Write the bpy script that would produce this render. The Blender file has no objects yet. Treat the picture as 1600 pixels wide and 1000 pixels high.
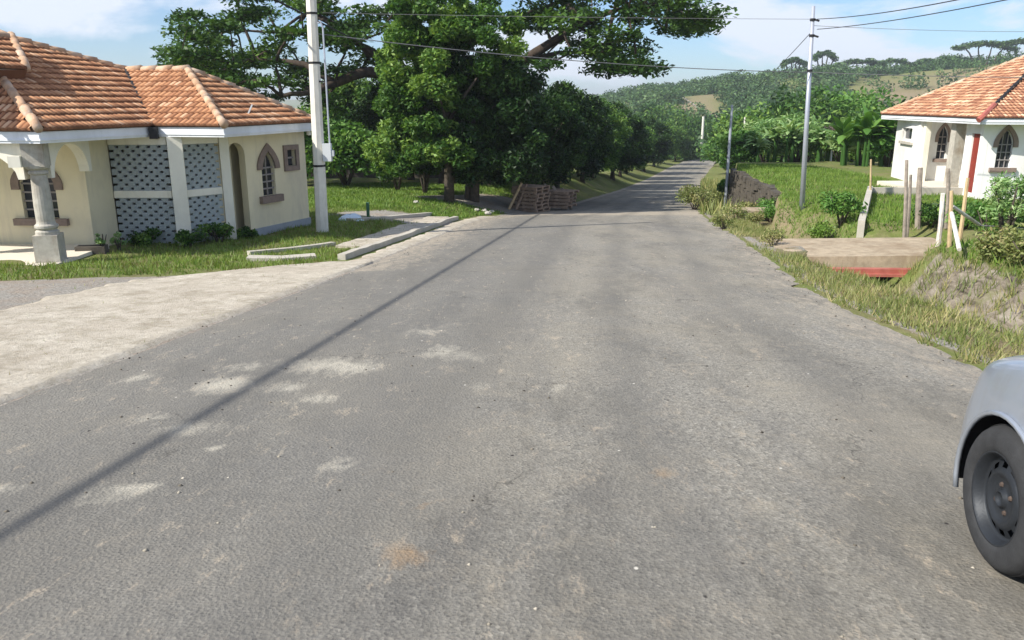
import bpy, math, random
import numpy as np
from mathutils import Vector, Matrix
from mathutils.geometry import tessellate_polygon
random.seed(7); rng = np.random.default_rng(7)
sc = bpy.context.scene; COL = sc.collection
# world frame: x right, y away down the road, z up; the lens is at the origin
P = math.atan(340/1250); CP, SP = math.cos(P), math.sin(P)

def ray(u, v):
    a = (500-v)/1250
    return Vector(((u-800)/1250, CP+a*SP, -SP+a*CP))
def atY(u, v, Y):
    r = ray(u, v); return r*(Y/r.y)
def on_plane(u, v, p0, n):
    r = ray(u, v); return r*(p0.dot(n)/r.dot(n))

# ------------------------------------------------------------------ objects
def link(o, parent=None):
    COL.objects.link(o)
    if parent: o.parent = parent
    return o
def tag(o, label=None, cat=None, group=None, kind=None):
    if label: o['label'] = label
    if cat: o['category'] = cat
    if group: o['group'] = group
    if kind: o['kind'] = kind
    return o
def empty(name, loc=(0,0,0), rz=0):
    o = bpy.data.objects.new(name, None); o.location = loc; o.rotation_euler = (0,0,rz)
    o.empty_display_size = .2
    return link(o)
class MB:
    def __init__(s): s.v=[]; s.f=[]
    def add(s, vs, fs):
        b=len(s.v); s.v += [tuple(p) for p in vs]; s.f += [tuple(b+i for i in f) for f in fs]; return s
    def box(s, c, size, rot=None, taper=1.0):
        x,y,z=[d/2 for d in size]
        vs=[Vector((sx*x*(taper if sz>0 else 1), sy*y*(taper if sz>0 else 1), sz*z)) for sz in (-1,1) for sx,sy in ((-1,-1),(1,-1),(1,1),(-1,1))]
        if rot is not None:
            R = rot if isinstance(rot, Matrix) else Matrix.Rotation(rot,3,'Z')
            vs=[R@v for v in vs]
        c=Vector(c)
        return s.add([v+c for v in vs], [(0,3,2,1),(4,5,6,7),(0,1,5,4),(1,2,6,5),(2,3,7,6),(3,0,4,7)])
    def tube(s, pts, rad, n=8, cap=True, rough=0):
        pts=[Vector(p) for p in pts]
        if not hasattr(rad,'__len__'): rad=[rad]*len(pts)
        vs=[]; prev=None
        for i,p in enumerate(pts):
            t=(pts[min(i+1,len(pts)-1)]-pts[max(i-1,0)]).normalized()
            if prev is None:
                a=Vector((1,0,0)) if abs(t.x)<.9 else Vector((0,1,0)); prev=t.cross(a).normalized()
            nrm=(prev-t*prev.dot(t)).normalized(); bn=t.cross(nrm); prev=nrm
            for k in range(n):
                a=2*math.pi*k/n; r=rad[i]*(1+rough*random.uniform(-1,1))
                vs.append(p+(nrm*math.cos(a)+bn*math.sin(a))*r)
        fs=[]
        for i in range(len(pts)-1):
            for k in range(n):
                k2=(k+1)%n; fs.append((i*n+k,i*n+k2,(i+1)*n+k2,(i+1)*n+k))
        if cap: fs.append(tuple(range(n))[::-1]); fs.append(tuple((len(pts)-1)*n+k for k in range(n)))
        return s.add(vs,fs)
    def lathe(s, prof, c, n=20, axis='Z', R=None):
        c=Vector(c); vs=[]
        for r,z in prof:
            for k in range(n):
                a=2*math.pi*k/n
                p=Vector((r*math.cos(a), r*math.sin(a), z))
                if R: p=R@p
                vs.append(c+p)
        fs=[(i*n+k,i*n+(k+1)%n,(i+1)*n+(k+1)%n,(i+1)*n+k) for i in range(len(prof)-1) for k in range(n)]
        return s.add(vs,fs)
    def poly(s, loops, frame, d0, d1):
        """extrude a 2-D polygon (outer loop first, then holes) from depth d0 to d1 in frame(s,z,d)"""
        flat=[p for L in loops for p in L]
        tris=tessellate_polygon([[Vector((p[0],p[1],0)) for p in L] for L in loops])
        N=len(flat)
        vs=[frame(p[0],p[1],d0) for p in flat]+[frame(p[0],p[1],d1) for p in flat]
        fs=[tuple(t) for t in tris]+[tuple(N+i for i in t[::-1]) for t in tris]
        b=0
        for L in loops:
            m=len(L)
            for i in range(m):
                j=(i+1)%m; fs.append((b+i,b+j,N+b+j,N+b+i))
            b+=m
        return s.add(vs,fs)
    def build(s, name, mat, parent=None, smooth=False, loc=None):
        me=bpy.data.meshes.new(name); me.from_pydata([tuple(v) for v in s.v],[],s.f)
        me.validate(); 
        import bmesh
        bm=bmesh.new(); bm.from_mesh(me); bmesh.ops.recalc_face_normals(bm,faces=bm.faces); bm.to_mesh(me); bm.free()
        if smooth: me.shade_smooth()
        me.materials.append(mat)
        o=bpy.data.objects.new(name,me)
        if loc is not None: o.location=loc
        return link(o,parent)
def npmesh(name, V, F, mat, parent=None, attrs=None, smooth=False, face_attrs=None):
    """V (n,3), F (m,4 or 3)"""
    me=bpy.data.meshes.new(name); k=F.shape[1]
    me.vertices.add(len(V)); me.vertices.foreach_set('co',V.astype(np.float32).ravel())
    me.loops.add(F.size); me.loops.foreach_set('vertex_index',F.astype(np.int32).ravel())
    me.polygons.add(len(F)); me.polygons.foreach_set('loop_start',np.arange(0,F.size,k,dtype=np.int32))
    me.update(calc_edges=True)
    if smooth: me.shade_smooth()
    for dom,dd in (('POINT',attrs),('FACE',face_attrs)):
        for n_,a in (dd or {}).items():
            at=me.attributes.new(n_,'FLOAT',dom); at.data.foreach_set('value',a.astype(np.float32))
    me.materials.append(mat)
    return link(bpy.data.objects.new(name,me),parent)

# ------------------------------------------------------------------ materials
class NT:
    def __init__(s,name):
        s.m=bpy.data.materials.new(name); s.m.use_nodes=True; s.t=s.m.node_tree; s.n=s.t.nodes; s.l=s.t.links
        s.n.clear(); s.out=s.n.new('ShaderNodeOutputMaterial'); s.co=s.n.new('ShaderNodeTexCoord').outputs['Object']
    def sock(s,node,key,val):
        i=node.inputs[key]
        if hasattr(val,'is_output') or isinstance(val,bpy.types.NodeSocket): s.l.new(val,i)
        else:
            if isinstance(val,(tuple,list)) and len(val)==3 and i.type=='RGBA': val=(*val,1)
            i.default_value=val
    def noise(s,scale,detail=4,rough=.55,co=None,dist=0,out='Fac'):
        n=s.n.new('ShaderNodeTexNoise'); s.sock(n,'Vector',co or s.co); n.inputs['Scale'].default_value=scale
        n.inputs['Detail'].default_value=detail; n.inputs['Roughness'].default_value=rough; n.inputs['Distortion'].default_value=dist
        return n.outputs[out]
    def vor(s,scale,co=None,out='Distance',feature='F1'):
        n=s.n.new('ShaderNodeTexVoronoi'); n.feature=feature; s.sock(n,'Vector',co or s.co); n.inputs['Scale'].default_value=scale
        return n.outputs[out]
    def map(s,scale=(1,1,1),rot=(0,0,0),loc=(0,0,0)):
        n=s.n.new('ShaderNodeMapping'); s.l.new(s.co,n.inputs['Vector']); n.inputs['Scale'].default_value=scale
        n.inputs['Rotation'].default_value=rot; n.inputs['Location'].default_value=loc
        return n.outputs[0]
    def ramp(s,fac,stops):
        n=s.n.new('ShaderNodeValToRGB'); s.sock(n,'Fac',fac); e=n.color_ramp.elements
        while len(e)<len(stops): e.new(.5)
        for i,(p,c) in enumerate(stops):
            e[i].position=p; e[i].color=(*c,1) if hasattr(c,'__len__') else (c,c,c,1)
        return n.outputs['Color']
    def mix(s,fac,a,b,mode='MIX'):
        n=s.n.new('ShaderNodeMix'); n.data_type='RGBA'; n.blend_type=mode
        s.sock(n,0,fac); 
        for k,v in ((6,a),(7,b)):
            if isinstance(v,bpy.types.NodeSocket): s.l.new(v,n.inputs[k])
            else: n.inputs[k].default_value=(*v,1)
        return n.outputs[2]
    def math(s,op,a,b=0.,c=0.,clamp=False):
        n=s.n.new('ShaderNodeMath'); n.operation=op; n.use_clamp=clamp
        for i,v in enumerate((a,b,c)): s.sock(n,i,v)
        return n.outputs[0]
    def attr(s,name):
        n=s.n.new('ShaderNodeAttribute'); n.attribute_name=name; return n.outputs['Fac']
    def bump(s,h,strength=.3,dist=.02):
        n=s.n.new('ShaderNodeBump'); s.l.new(h,n.inputs['Height']); n.inputs['Strength'].default_value=strength; n.inputs['Distance'].default_value=dist
        return n.outputs[0]
    def pbsdf(s,col,rough=.8,bump=None,metal=0.,spec=.3,coat=0.):
        b=s.n.new('ShaderNodeBsdfPrincipled'); s.sock(b,'Base Color',col); s.sock(b,'Roughness',rough); b.inputs['Metallic'].default_value=metal
        b.inputs['Specular IOR Level'].default_value=spec; b.inputs['Coat Weight'].default_value=coat
        if bump is not None: s.l.new(bump,b.inputs['Normal'])
        s.l.new(b.outputs[0],s.out.inputs[0]); return b
def simple(name,col,rough=.8,var=.15,scale=6,bump=.15,metal=0.,spec=.3,dirt=None,coat=0.):
    t=NT(name); n=t.noise(scale,5,.6); lo=tuple(c*(1-var) for c in col); hi=tuple(min(1,c*(1+var)) for c in col)
    c=t.ramp(n,[(.3,lo),(.7,hi)])
    if dirt:
        c=t.mix(t.ramp(t.noise(scale*.35,6,.65,t.map((1,1,.45))),[(.48,0.),(.70,.8)]),c,dirt)
        c=t.mix(t.ramp(t.noise(scale*2.2,5,.7,t.map((1,1,.12))),[(.54,0.),(.74,.5)]),c,dirt)
    t.pbsdf(c,rough,t.bump(t.noise(scale*8,3),bump,.01),metal,spec,coat)
    return t.m
def leafmat(name,c0,c1,c2,trans=.35):
    t=NT(name); a=t.attr('tint')
    c=t.ramp(a,[(0.,c0),(.5,c1),(1.,c2)])
    d=t.n.new('ShaderNodeBsdfPrincipled'); t.sock(d,'Base Color',c); d.inputs['Roughness'].default_value=.5; d.inputs['Specular IOR Level'].default_value=.3
    r=t.n.new('ShaderNodeBsdfTranslucent'); tc=t.mix(1.,c,(1.0,1.0,.45),'MULTIPLY'); t.l.new(tc,r.inputs[0])
    m=t.n.new('ShaderNodeMixShader'); m.inputs[0].default_value=trans
    t.l.new(d.outputs[0],m.inputs[1]); t.l.new(r.outputs[0],m.inputs[2]); t.l.new(m.outputs[0],t.out.inputs[0])
    return t.m
M={}
M['wallL']=simple('cream plaster',(.74,.665,.47),.9,.04,2,.12,dirt=(.52,.47,.36))
M['trimL']=simple('pale cream trim',(.80,.77,.66),.85,.04,3,.1,dirt=(.62,.59,.5))
M['fascia']=simple('light grey fascia paint',(.74,.77,.80),.6,.04,2,.05,dirt=(.55,.57,.58))
M['wallR']=simple('whitewashed plaster',(.82,.82,.80),.9,.03,2,.1,dirt=(.62,.60,.55))
M['brownstone']=simple('brown stone surround',(.235,.18,.15),.9,.15,9,.3)
M['column']=simple('weathered grey column stone',(.42,.40,.35),.9,.18,7,.5,dirt=(.25,.19,.13))
M['porchfloor']=simple('pale porch floor',(.68,.62,.52),.7,.05,3,.05)
M['plinth']=simple('blue grey wall base',(.30,.33,.37),.8,.1,4,.1)  # blue grey tone for the band along the wall foot
M['block']=simple('grey green screen block',(.33,.37,.38),.9,.12,12,.3)
M['dark']=simple('dark interior',(.015,.015,.017),.9,.1,4,0.)
M['glass']=simple('dark window glass',(.03,.035,.045),.12,.2,3,0.,spec=.6)
M['bars']=simple('dull window bar paint',(.26,.24,.23),.7,.1,20,.05)
M['reddoor']=simple('red painted door',(.24,.035,.022),.55,.15,6,.1)
M['concpole']=simple('pale concrete pole',(.70,.68,.61),.85,.07,5,.2,dirt=(.50,.48,.43))
M['galv']=simple('galvanised steel pole',(.42,.45,.52),.45,.08,3,.05,metal=.35)
M['box']=simple('grey meter box',(.55,.58,.60),.5,.05,5,.05)
M['cable']=simple('black cable',(.03,.03,.035),.7,.1,5,0.)
M['cableg']=simple('weathered grey cable',(.16,.16,.17),.7,.1,5,0.)
M['bark']=simple('grey brown bark',(.085,.07,.055),.95,.35,8,.9)
M['barkdark']=simple('dark bark',(.06,.045,.035),.95,.4,5,.9)
M['wood']=simple('weathered pallet wood',(.26,.19,.14),.9,.35,6,.4)
M['woodgrey']=simple('old grey post wood',(.28,.24,.20),.9,.3,9,.5)
M['woodpale']=simple('yellowish post wood',(.50,.38,.22),.9,.2,9,.3)
M['woodwhite']=simple('flaking white painted wood',(.70,.68,.64),.8,.15,14,.3,dirt=(.35,.28,.22))
M['concrete']=simple('worn concrete slab',(.38,.31,.22),.95,.25,5,.6,dirt=(.22,.16,.10))
M['concpale']=simple('pale cast concrete',(.46,.43,.37),.9,.1,4,.3,dirt=(.36,.33,.27))
M['redsteel']=simple('faded red steel',(.40,.13,.10),.6,.15,5,.1,dirt=(.30,.07,.05))
M['stone']=simple('dark rubble stone',(.085,.075,.062),.95,.4,3,1.)
M['rock']=simple('pale loose rock',(.42,.40,.36),.95,.2,5,.6)
M['carpaint']=simple('silver blue car paint',(.34,.375,.43),.36,.05,3,0.,metal=.5,spec=.5,coat=.6,dirt=(.30,.30,.30))
M['tyre']=simple('dusty tyre rubber',(.034,.035,.037),.85,.2,18,.3)
M['rim']=simple('grey steel rim',(.03,.034,.04),.5,.12,10,.1,metal=.4)
M['rust']=simple('rusty bolts',(.075,.055,.045),.8,.3,30,.3)
M['blackplastic']=simple('black plastic',(.02,.02,.022),.6,.1,5,.05)
M['chrome']=simple('lamp chrome',(.6,.62,.65),.2,.05,5,0.,metal=.8)
M['redlens']=simple('red lamp lens',(.4,.02,.02),.2,.05,5,0.)
M['sack']=simple('pale blue plastic sack',(.55,.66,.75),.5,.1,5,.2)
M['yellow']=simple('yellow flowers',(.55,.42,.04),.8,.3,9,.2)
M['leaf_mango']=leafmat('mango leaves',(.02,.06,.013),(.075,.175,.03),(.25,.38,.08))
M['leaf_shade_tone']=leafmat('shade toned mango leaves',(.008,.026,.007),(.028,.075,.015),(.10,.19,.04),.22)  # darker copy of the mango leaves, shade of the tree mass put into colour
M['leaf_rain']=leafmat('rain tree leaves',(.022,.055,.012),(.055,.125,.022),(.13,.23,.04),.3)
M['leaf_bright']=leafmat('bright bush leaves',(.06,.15,.03),(.11,.25,.045),(.22,.36,.08))
M['leaf_pale']=leafmat('pale broad leaves',(.12,.24,.07),(.24,.40,.14),(.45,.56,.28))
M['leaf_hill']=leafmat('hill woodland leaves',(.03,.075,.022),(.07,.145,.04),(.14,.22,.07),.2)
M['leaf_dead']=leafmat('dead twigs',(.16,.11,.09),(.24,.18,.15),(.3,.25,.22),.1)
M['grass']=leafmat('grass blades',(.10,.17,.03),(.15,.27,.04),(.28,.36,.09),.35)
M['lawn']=leafmat('lawn blades',(.16,.15,.05),(.14,.245,.04),(.30,.38,.10),.35)
M['weed']=leafmat('dry weeds',(.13,.18,.05),(.24,.27,.09),(.42,.36,.18),.3)

def tile_mat(name,c0,c1,c2,c3):
    t=NT(name); a=t.attr('tint')
    c=t.ramp(a,[(0.,c0),(.3,c1),(.75,c2),(1.,c3)])
    c=t.mix(t.ramp(t.noise(.9,6,.7),[(.45,0.),(.75,.55)]),c,tuple(x*.62 for x in c1))
    c=t.mix(t.ramp(t.noise(7,4,.7),[(.6,0.),(.8,.4)]),c,(.5,.42,.33))
    t.pbsdf(c,.9,t.bump(t.noise(40,3),.2,.01),spec=.15); return t.m
M['tileL']=tile_mat('terracotta tiles',(.15,.07,.04),(.42,.20,.105),(.56,.295,.155),(.68,.46,.30))
M['tileR']=tile_mat('weathered pale terracotta tiles',(.15,.065,.045),(.36,.17,.10),(.56,.33,.19),(.72,.55,.38))
M['ridge']=simple('mortared ridge tiles',(.46,.29,.18),.9,.25,5,.4,dirt=(.55,.48,.40))

# ------------------------------------------------------------------ ground
Yr=np.array([-60,0,38,60,88,140,200,300,4000.]); Zr=np.array([3.15,-1.65,-4.69,-6.35,-8.15,-9.8,-10.8,-11,-11.])
Yl=np.array([-60,0,10,15,20,24,30,45,70,88,140,200,4000.]); Zl=np.array([3.15,-1.65,-2.47,-2.9,-3.12,-3.25,-3.5,-4.1,-5.9,-7.4,-9.5,-10.8,-11])
Yg=np.array([-60,0,6,10,14,18,25,36,48,62,80,100,140,200,4000.]); Zg=np.array([3.2,-1.55,-1.95,-2.2,-2.5,-2.85,-3.1,-3.0,-3.4,-5.1,-7.1,-8.5,-9.7,-10.8,-11])
YX=np.array([-60,0,5.4,12.4,20,26,28,31,34,38,88,140,200,4000.])
XL=np.array([-12,-4.4,-3.67,-2.74,-1.9,-1.25,-.75,.8,2.0,2.9,14.8,29.4,62,62])
YX2=np.array([-60,0,6.5,9.5,11.3,15,20,26,32,38,88,140,200,4000.])
XR=np.array([-5,3.4,4.0,4.05,4.25,4.9,5.7,6.5,7.5,8.7,20.7,35.2,70,70])
zr=lambda y:np.interp(y,Yr,Zr); zl=lambda y:np.interp(y,Yl,Zl); zg=lambda y:np.interp(y,Yg,Zg)
xl=lambda y:np.interp(y,YX,XL); xr=lambda y:np.interp(y,YX2,XR)
def ss(a,b,x): t=np.clip((x-a)/(b-a),0,1); return t*t*(3-2*t)
def vn(x,y,s,seed=0):
    """cheap smooth pseudo-noise -1..1"""
    r=np.random.default_rng(seed); o=0
    for k in range(5):
        a=r.uniform(0,6.28); f=r.uniform(.6,1.6)/s; p=r.uniform(0,6.28,2)
        o=o+np.sin((x*math.cos(a)+y*math.sin(a))*f*6.28+p[0])*np.cos((-x*math.sin(a)+y*math.cos(a))*f*5.1+p[1])
    return o/2.6
def wallx(y): return np.interp(y,[21,24,27,28.7,38,60],[7.2,7.9,8.9,9.6,10.5,16.5])
EU=np.array([-3.,-.35,.05,.16,.24,.32,.40,.48,.56,.64,3.]); EE=np.array([-.029,-.029,-.016,.010,.018,.023,.028,.031,.033,.042,.042])
def H(x,y,road=True):
    x=np.asarray(x,float); y=np.asarray(y,float)
    a,b=xl(y),xr(y); base=zr(y)
    dl=a-x; dr=x-b
    z=base.copy()+0*x
    L=zl(y)+.05*vn(x,y,4,1)*ss(1,4,dl)+.25*vn(x,y,30,2)*ss(10,40,dl)
    z=np.where(dl>0,base+(L-base)*ss(.1,3.2,dl),z)
    # right side
    G=zg(y)+.05*vn(x,y,4,3)+.25*vn(x,y,30,2)*ss(14,40,dr)
    gq=np.exp(-((y-14.4)/1.5)**2); near=base+(-.62-.5*gq)*ss(0,1,(dr-1.05+.5*gq)/.5)+0*x                       # ditch
    bank=ss(1.75,3.3,dr)
    zn=near+(G-near)*bank+.03*vn(x,y,1.2,4)*ss(.1,.8,dr)+(.10*vn(x,y,.6,14)+.07*vn(x+y*.6,y,.3,15))*ss(1.5,2.,dr)*ss(3.6,3.,dr)
    wx=wallx(y); low=base-.03+.0*x-.06*ss(.9,1.3,dr)
    zw=np.where(x<wx,low,G)
    far=base+(G-base)*ss(.3,5,dr)
    k1=ss(23,27,y); k2=ss(52,62,y)
    R=zn*(1-k1)+zw*k1; R=R*(1-k2)+far*k2
    R=R-.26*ss(5.2,5.5,x)*ss(10.4,9.95,x)*ss(14.8,15.2,y)*ss(19.7,19.15,y)*(dr>1.4)
    z=np.where(dr>0,R,z)
    # far hills
    r=np.hypot(x,y); az=np.where(y>5,x/np.maximum(y,5.),np.sign(x)*3)
    el=np.interp(az,EU,EE)
    bumps=(3.2*vn(x,y,110,5)+1.3*vn(x,y,45,6))
    hz=-11+(el*400+11)*ss(150,400,r)+bumps*ss(170,320,r)*np.clip((el+.02)*18,0,1)
    z=np.where((y>0),z*(1-ss(120,200,r))+hz*ss(120,200,r),z)
    z=z-ss(450,900,r)*np.clip(z+11,0,40)
    z=z+ss(1500,2300,r)*(16+8*vn(x,y,900,9))
    return z
def Hs(x,y): return float(H(np.array([x]),np.array([y]))[0])

def axis(*segs):
    out=[]
    for a,b,st in segs: out+=list(np.arange(a,b-1e-6,st))
    return np.array(out+[segs[-1][1]])
ys=np.concatenate([axis((-30,2,1.),(2,20,.25),(20,48,.5),(48,150,2.5)),150*1.06**np.arange(1,53)])
ls=np.concatenate([axis((0,9,.25),(9,30,1.),(30,120,5.)),120*1.12**np.arange(1,28)])[::-1]
rs=np.concatenate([axis((0,4.2,.14),(4.2,14,.4),(14,30,1.),(30,120,5.)),120*1.12**np.arange(1,28)])
mid=np.linspace(0,1,14)[1:-1]
rows=[]
for y in ys:
    a,b=float(xl(y)),float(xr(y)); rows.append(np.concatenate([a-ls,a+(b-a)*mid,b+rs]))
X=np.array(rows); Yy=np.repeat(ys[:,None],X.shape[1],1)
Z=H(X,Yy)
inroad=(X>xl(Yy)+.15)&(X<xr(Yy)-.15)&(Yy<190); Z=Z-np.where(inroad,.08,0)
ny,nx=X.shape
V=np.stack([X.ravel(),Yy.ravel(),Z.ravel()],1)
idx=np.arange(ny*nx).reshape(ny,nx)
F=np.stack([idx[:-1,:-1].ravel(),idx[:-1,1:].ravel(),idx[1:,1:].ravel(),idx[1:,:-1].ravel()],1)
x_,y_=V[:,0],V[:,1]; dl=xl(y_)-x_; dr=x_-xr(y_); r_=np.hypot(x_,y_); az_=np.where(y_>5,x_/np.maximum(y_,5),0)
def blob(x,y,cx,cy,rx,ry,a=0.):
    c,s=math.cos(a),math.sin(a); dx,dy=x-cx,y-cy
    return np.exp(-(((dx*c+dy*s)/rx)**2+((-dx*s+dy*c)/ry)**2))
grass=np.ones_like(x_)
# left gravel forecourt, fades to grass towards the house
yb=np.interp(x_,[-14,-7.7,-5.1,-2.7],[11.4,11.9,12.8,14.3])
grass=np.where((dl>0)&(y_<30),ss(-.25,.3,y_-yb),grass)
grass=np.where((dl>-.2)&(dl<.5),grass*ss(.1,.45,dl),grass)
# sandy crossing
grass*=1-np.clip(1.3*blob(x_,y_,1.0,32.5,2.6,1.7)+blob(x_,y_,-3.4,24.5,2.4,1.6)+.8*blob(x_,y_,-2,31,3,1.2),0,1)
# bank stones at right, dirt strip
grass*=1-.75*((dr>0)&(y_<34))*ss(.5,.1,dr)
bankm=((dr>1.25)&(dr<3.0)&(y_<14.5)).astype(float)
grass*=1-(.78+.25*vn(x_,y_,1.3,77))*bankm
grass*=1-.6*blob(x_,y_,6.0,17.3,1.0,1.5)
dry=.25+.5*((dr>0)&(dr<2.4)&(y_<30))+.2*blob(x_,y_,-6,34,6,5)
hill=ss(140,210,r_)
dryp=np.clip(1.2*blob(az_,r_,.225,270,.03,40)+1.2*blob(az_,r_,.48,290,.075,60)+1.2*blob(az_,r_,.60,330,.07,55)+.5*blob(az_,r_,.16,240,.02,20),0,1)
dry=np.where(r_>140,.2+.7*dryp*hill+.3*vn(x_,y_,28,41)*hill,dry)
ter=NT('ground mix')
g_=ter.attr('grass'); d_=ter.attr('dry'); bk=ter.attr('bank')
n1=ter.noise(1.6,6,.7); n2=ter.noise(.35,4,.6); n3=ter.noise(9,5,.7)
gr=ter.ramp(n3,[(.25,(.075,.12,.025)),(.55,(.125,.185,.038)),(.8,(.21,.24,.075))])
gr=ter.mix(ter.ramp(n2,[(.4,0.),(.7,.5)]),gr,(.20,.205,.065))
gr=ter.mix(ter.ramp(ter.noise(2.7,6,.75,ter.map((1,1,1),(0,0,0),(3,8,0))),[(.52,0.),(.66,.8)]),gr,(.17,.135,.085))
dc=ter.ramp(n3,[(.3,(.19,.15,.09)),(.7,(.30,.24,.155))])
gd=ter.mix(ter.math('MULTIPLY_ADD',ter.math('SUBTRACT',n1,.5),2.2,d_,clamp=True),gr,dc)
grav=ter.ramp(ter.noise(22,5,.8),[(.3,(.17,.155,.135)),(.5,(.31,.29,.255)),(.72,(.47,.44,.39))])
grav=ter.mix(ter.ramp(n1,[(.45,0.),(.7,.6)]),grav,(.33,.24,.17))
bankc=ter.ramp(ter.noise(2.6,9,.75,ter.map((1,.5,2.),(0,0,.8)),1.2),[(.34,(.06,.052,.04)),(.47,(.20,.17,.13)),(.6,(.32,.28,.225)),(.75,(.45,.41,.35))])
grav=ter.mix(bk,grav,bankc)
f=ter.math('ADD',g_,ter.math('MULTIPLY_ADD',n1,1.1,-.55)); f=ter.ramp(f,[(.42,0.),(.58,1.)])
ter.pbsdf(ter.mix(f,grav,gd),.95,ter.bump(ter.noise(18,6,.75),.7,.05),spec=.1)
o=npmesh('ground',V,F,ter.m,attrs={'grass':grass,'dry':dry,'bank':bankm},smooth=True); tag(o,kind='structure')

# road sheet
ysr=axis((-25,2,1.),(2,16,.1),(16,40,.3),(40,190,2.5)); ts=np.linspace(0,1,90)
A=xl(ysr)[:,None]; B=xr(ysr)[:,None]
jag=.06*vn(ysr*2.3,0*ysr,1.1,21)[:,None]+.05*rng.normal(size=(len(ysr),1))
jr=(.16*vn(ysr,0*ysr,2.2,22)+.1*vn(ysr,0*ysr,.7,23))[:,None]+.04*rng.normal(size=(len(ysr),1))
RX=A+jag*.7+(B+jr-A-jag*.7)*ts[None,:]; RY=np.repeat(ysr[:,None],90,1)
RZ=zr(RY)+.012-.02*(np.abs(ts-.5)*2)[None,:]**6
V=np.stack([RX.ravel(),RY.ravel(),RZ.ravel()],1); idx=np.arange(RX.size).reshape(RX.shape)
F=np.stack([idx[:-1,:-1].ravel(),idx[:-1,1:].ravel(),idx[1:,1:].ravel(),idx[1:,:-1].ravel()],1)
x_,y_=V[:,0],V[:,1]
def g2(u,v):
    r=ray(u,v); t=1.65/(-r.z-.08*r.y); return r.x*t,r.y*t
def pblob(u,v,ru,rv,a=1.):
    cx,cy=g2(u,v); ex=abs(g2(u+ru,v)[0]-cx); ey=abs(g2(u,v-rv)[1]-cy)
    return a*blob(x_,y_,cx,cy,ex,ey,-.12)
wear=np.zeros_like(x_)
for a in [(355,603,38,12,1.1),(455,608,30,9,.9),(500,572,50,12,.9),(560,577,30,10,.7),(290,672,45,10,1.1),(200,768,55,10,1.),(140,785,35,8,.8),(530,728,18,9,1.1),(245,655,20,7,.8),(690,550,26,10,.8),(730,560,35,8,.7),(385,575,26,7,.8),(215,592,18,7,.8),(500,625,30,7,.8),(335,702,22,6,.8),(0,770,30,9,.9),(870,608,20,8,.5),(1010,600,18,10,.4),(745,605,16,8,.6),(655,520,30,6,.6),(90,825,24,5,.6)]: wear+=pblob(*a)
ora=pblob(640,872,38,16,1.)+pblob(675,795,12,8,1.1)+pblob(1035,745,14,6,.7)+pblob(1130,890,12,8,.5)
oil=pblob(697,900,9,8,1.4)+pblob(697,930,9,8,1.6)+pblob(925,775,52,40,.55)+pblob(720,830,70,70,.45)+pblob(600,960,80,60,.4)+pblob(1256,886,6,5,1.)+pblob(1100,830,30,90,.25)
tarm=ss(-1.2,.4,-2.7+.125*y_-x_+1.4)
sand=np.clip(1.2*blob(x_,y_,3.8,30.6,4.6,1.3)+.5*ss(1.3,.2,x_-xl(y_))*(y_>13)*(y_<32)+.35*ss(1.0,.1,xr(y_)-x_),0,1)
lat_=(x_-xl(y_))/(xr(y_)-xl(y_)); trk_=sum(np.exp(-((lat_-c_)/.035)**2) for c_ in (.22,.42,.60,.80))
rm=NT('old asphalt')
fine=rm.noise(150,3,.7); med=rm.noise(26,6,.85); big=rm.noise(.55,4,.6); streak=rm.noise(1.4,5,.7,rm.map((1,.12,1),(0,0,.12)))
agg=rm.vor(55,out='Color')
base=rm.ramp(med,[(.32,(.075,.070,.062)),(.5,(.235,.222,.192)),(.68,(.45,.425,.365))])
base=rm.mix(.55,base,rm.ramp(agg,[(0.,(.08,.075,.067)),(.45,(.235,.222,.192)),(.8,(.32,.302,.26)),(1.,(.52,.49,.42))]))
base=rm.mix(rm.ramp(fine,[(.55,0.),(.75,.45)]),base,(.38,.35,.29))
base=rm.mix(rm.ramp(big,[(.40,0.),(.62,.6)]),base,(.27,.245,.195))
base=rm.mix(rm.ramp(rm.noise(.9,5,.75,rm.map((1,.3,1),(0,0,.1),(5,2,0))),[(.46,0.),(.66,.55)]),base,(.105,.10,.088))
base=rm.mix(rm.ramp(rm.noise(3.2,6,.8),[(.52,0.),(.7,.5)]),base,(.36,.32,.25))
base=rm.mix(rm.ramp(streak,[(.5,0.),(.72,.4)]),base,(.13,.128,.125))
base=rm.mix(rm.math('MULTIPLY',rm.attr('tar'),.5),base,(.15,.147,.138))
nz=rm.math('MULTIPLY_ADD',rm.noise(6.5,9,.85,rm.map((1.,.4,1.))),3.0,-1.5)
def thr(name,lo,hi,mx=1.):
    return rm.ramp(rm.math('ADD',rm.attr(name),rm.math('MULTIPLY',nz,1.)),[(lo,0.),(hi,mx)])
base=rm.mix(rm.ramp(rm.math('MULTIPLY',rm.attr('oil'),rm.math('ADD',.6,rm.noise(9,5,.7))),[(.15,0.),(1.,.75)]),base,(.055,.055,.06))
base=rm.mix(thr('wear',.2,1.5,.62),base,(.62,.575,.47))
base=rm.mix(thr('ora',.25,1.2,.6),base,(.40,.24,.10))
base=rm.mix(thr('sand',.15,.7,.8),base,(.40,.345,.27))
cv=rm.n.new('ShaderNodeVectorMath'); cv.operation='ADD'; rm.l.new(rm.co,cv.inputs[0])
nv=rm.n.new('ShaderNodeTexNoise'); rm.l.new(rm.co,nv.inputs['Vector']); nv.inputs['Scale'].default_value=2.2; nv.inputs['Detail'].default_value=6; rm.l.new(nv.outputs['Color'],cv.inputs[1])
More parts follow.
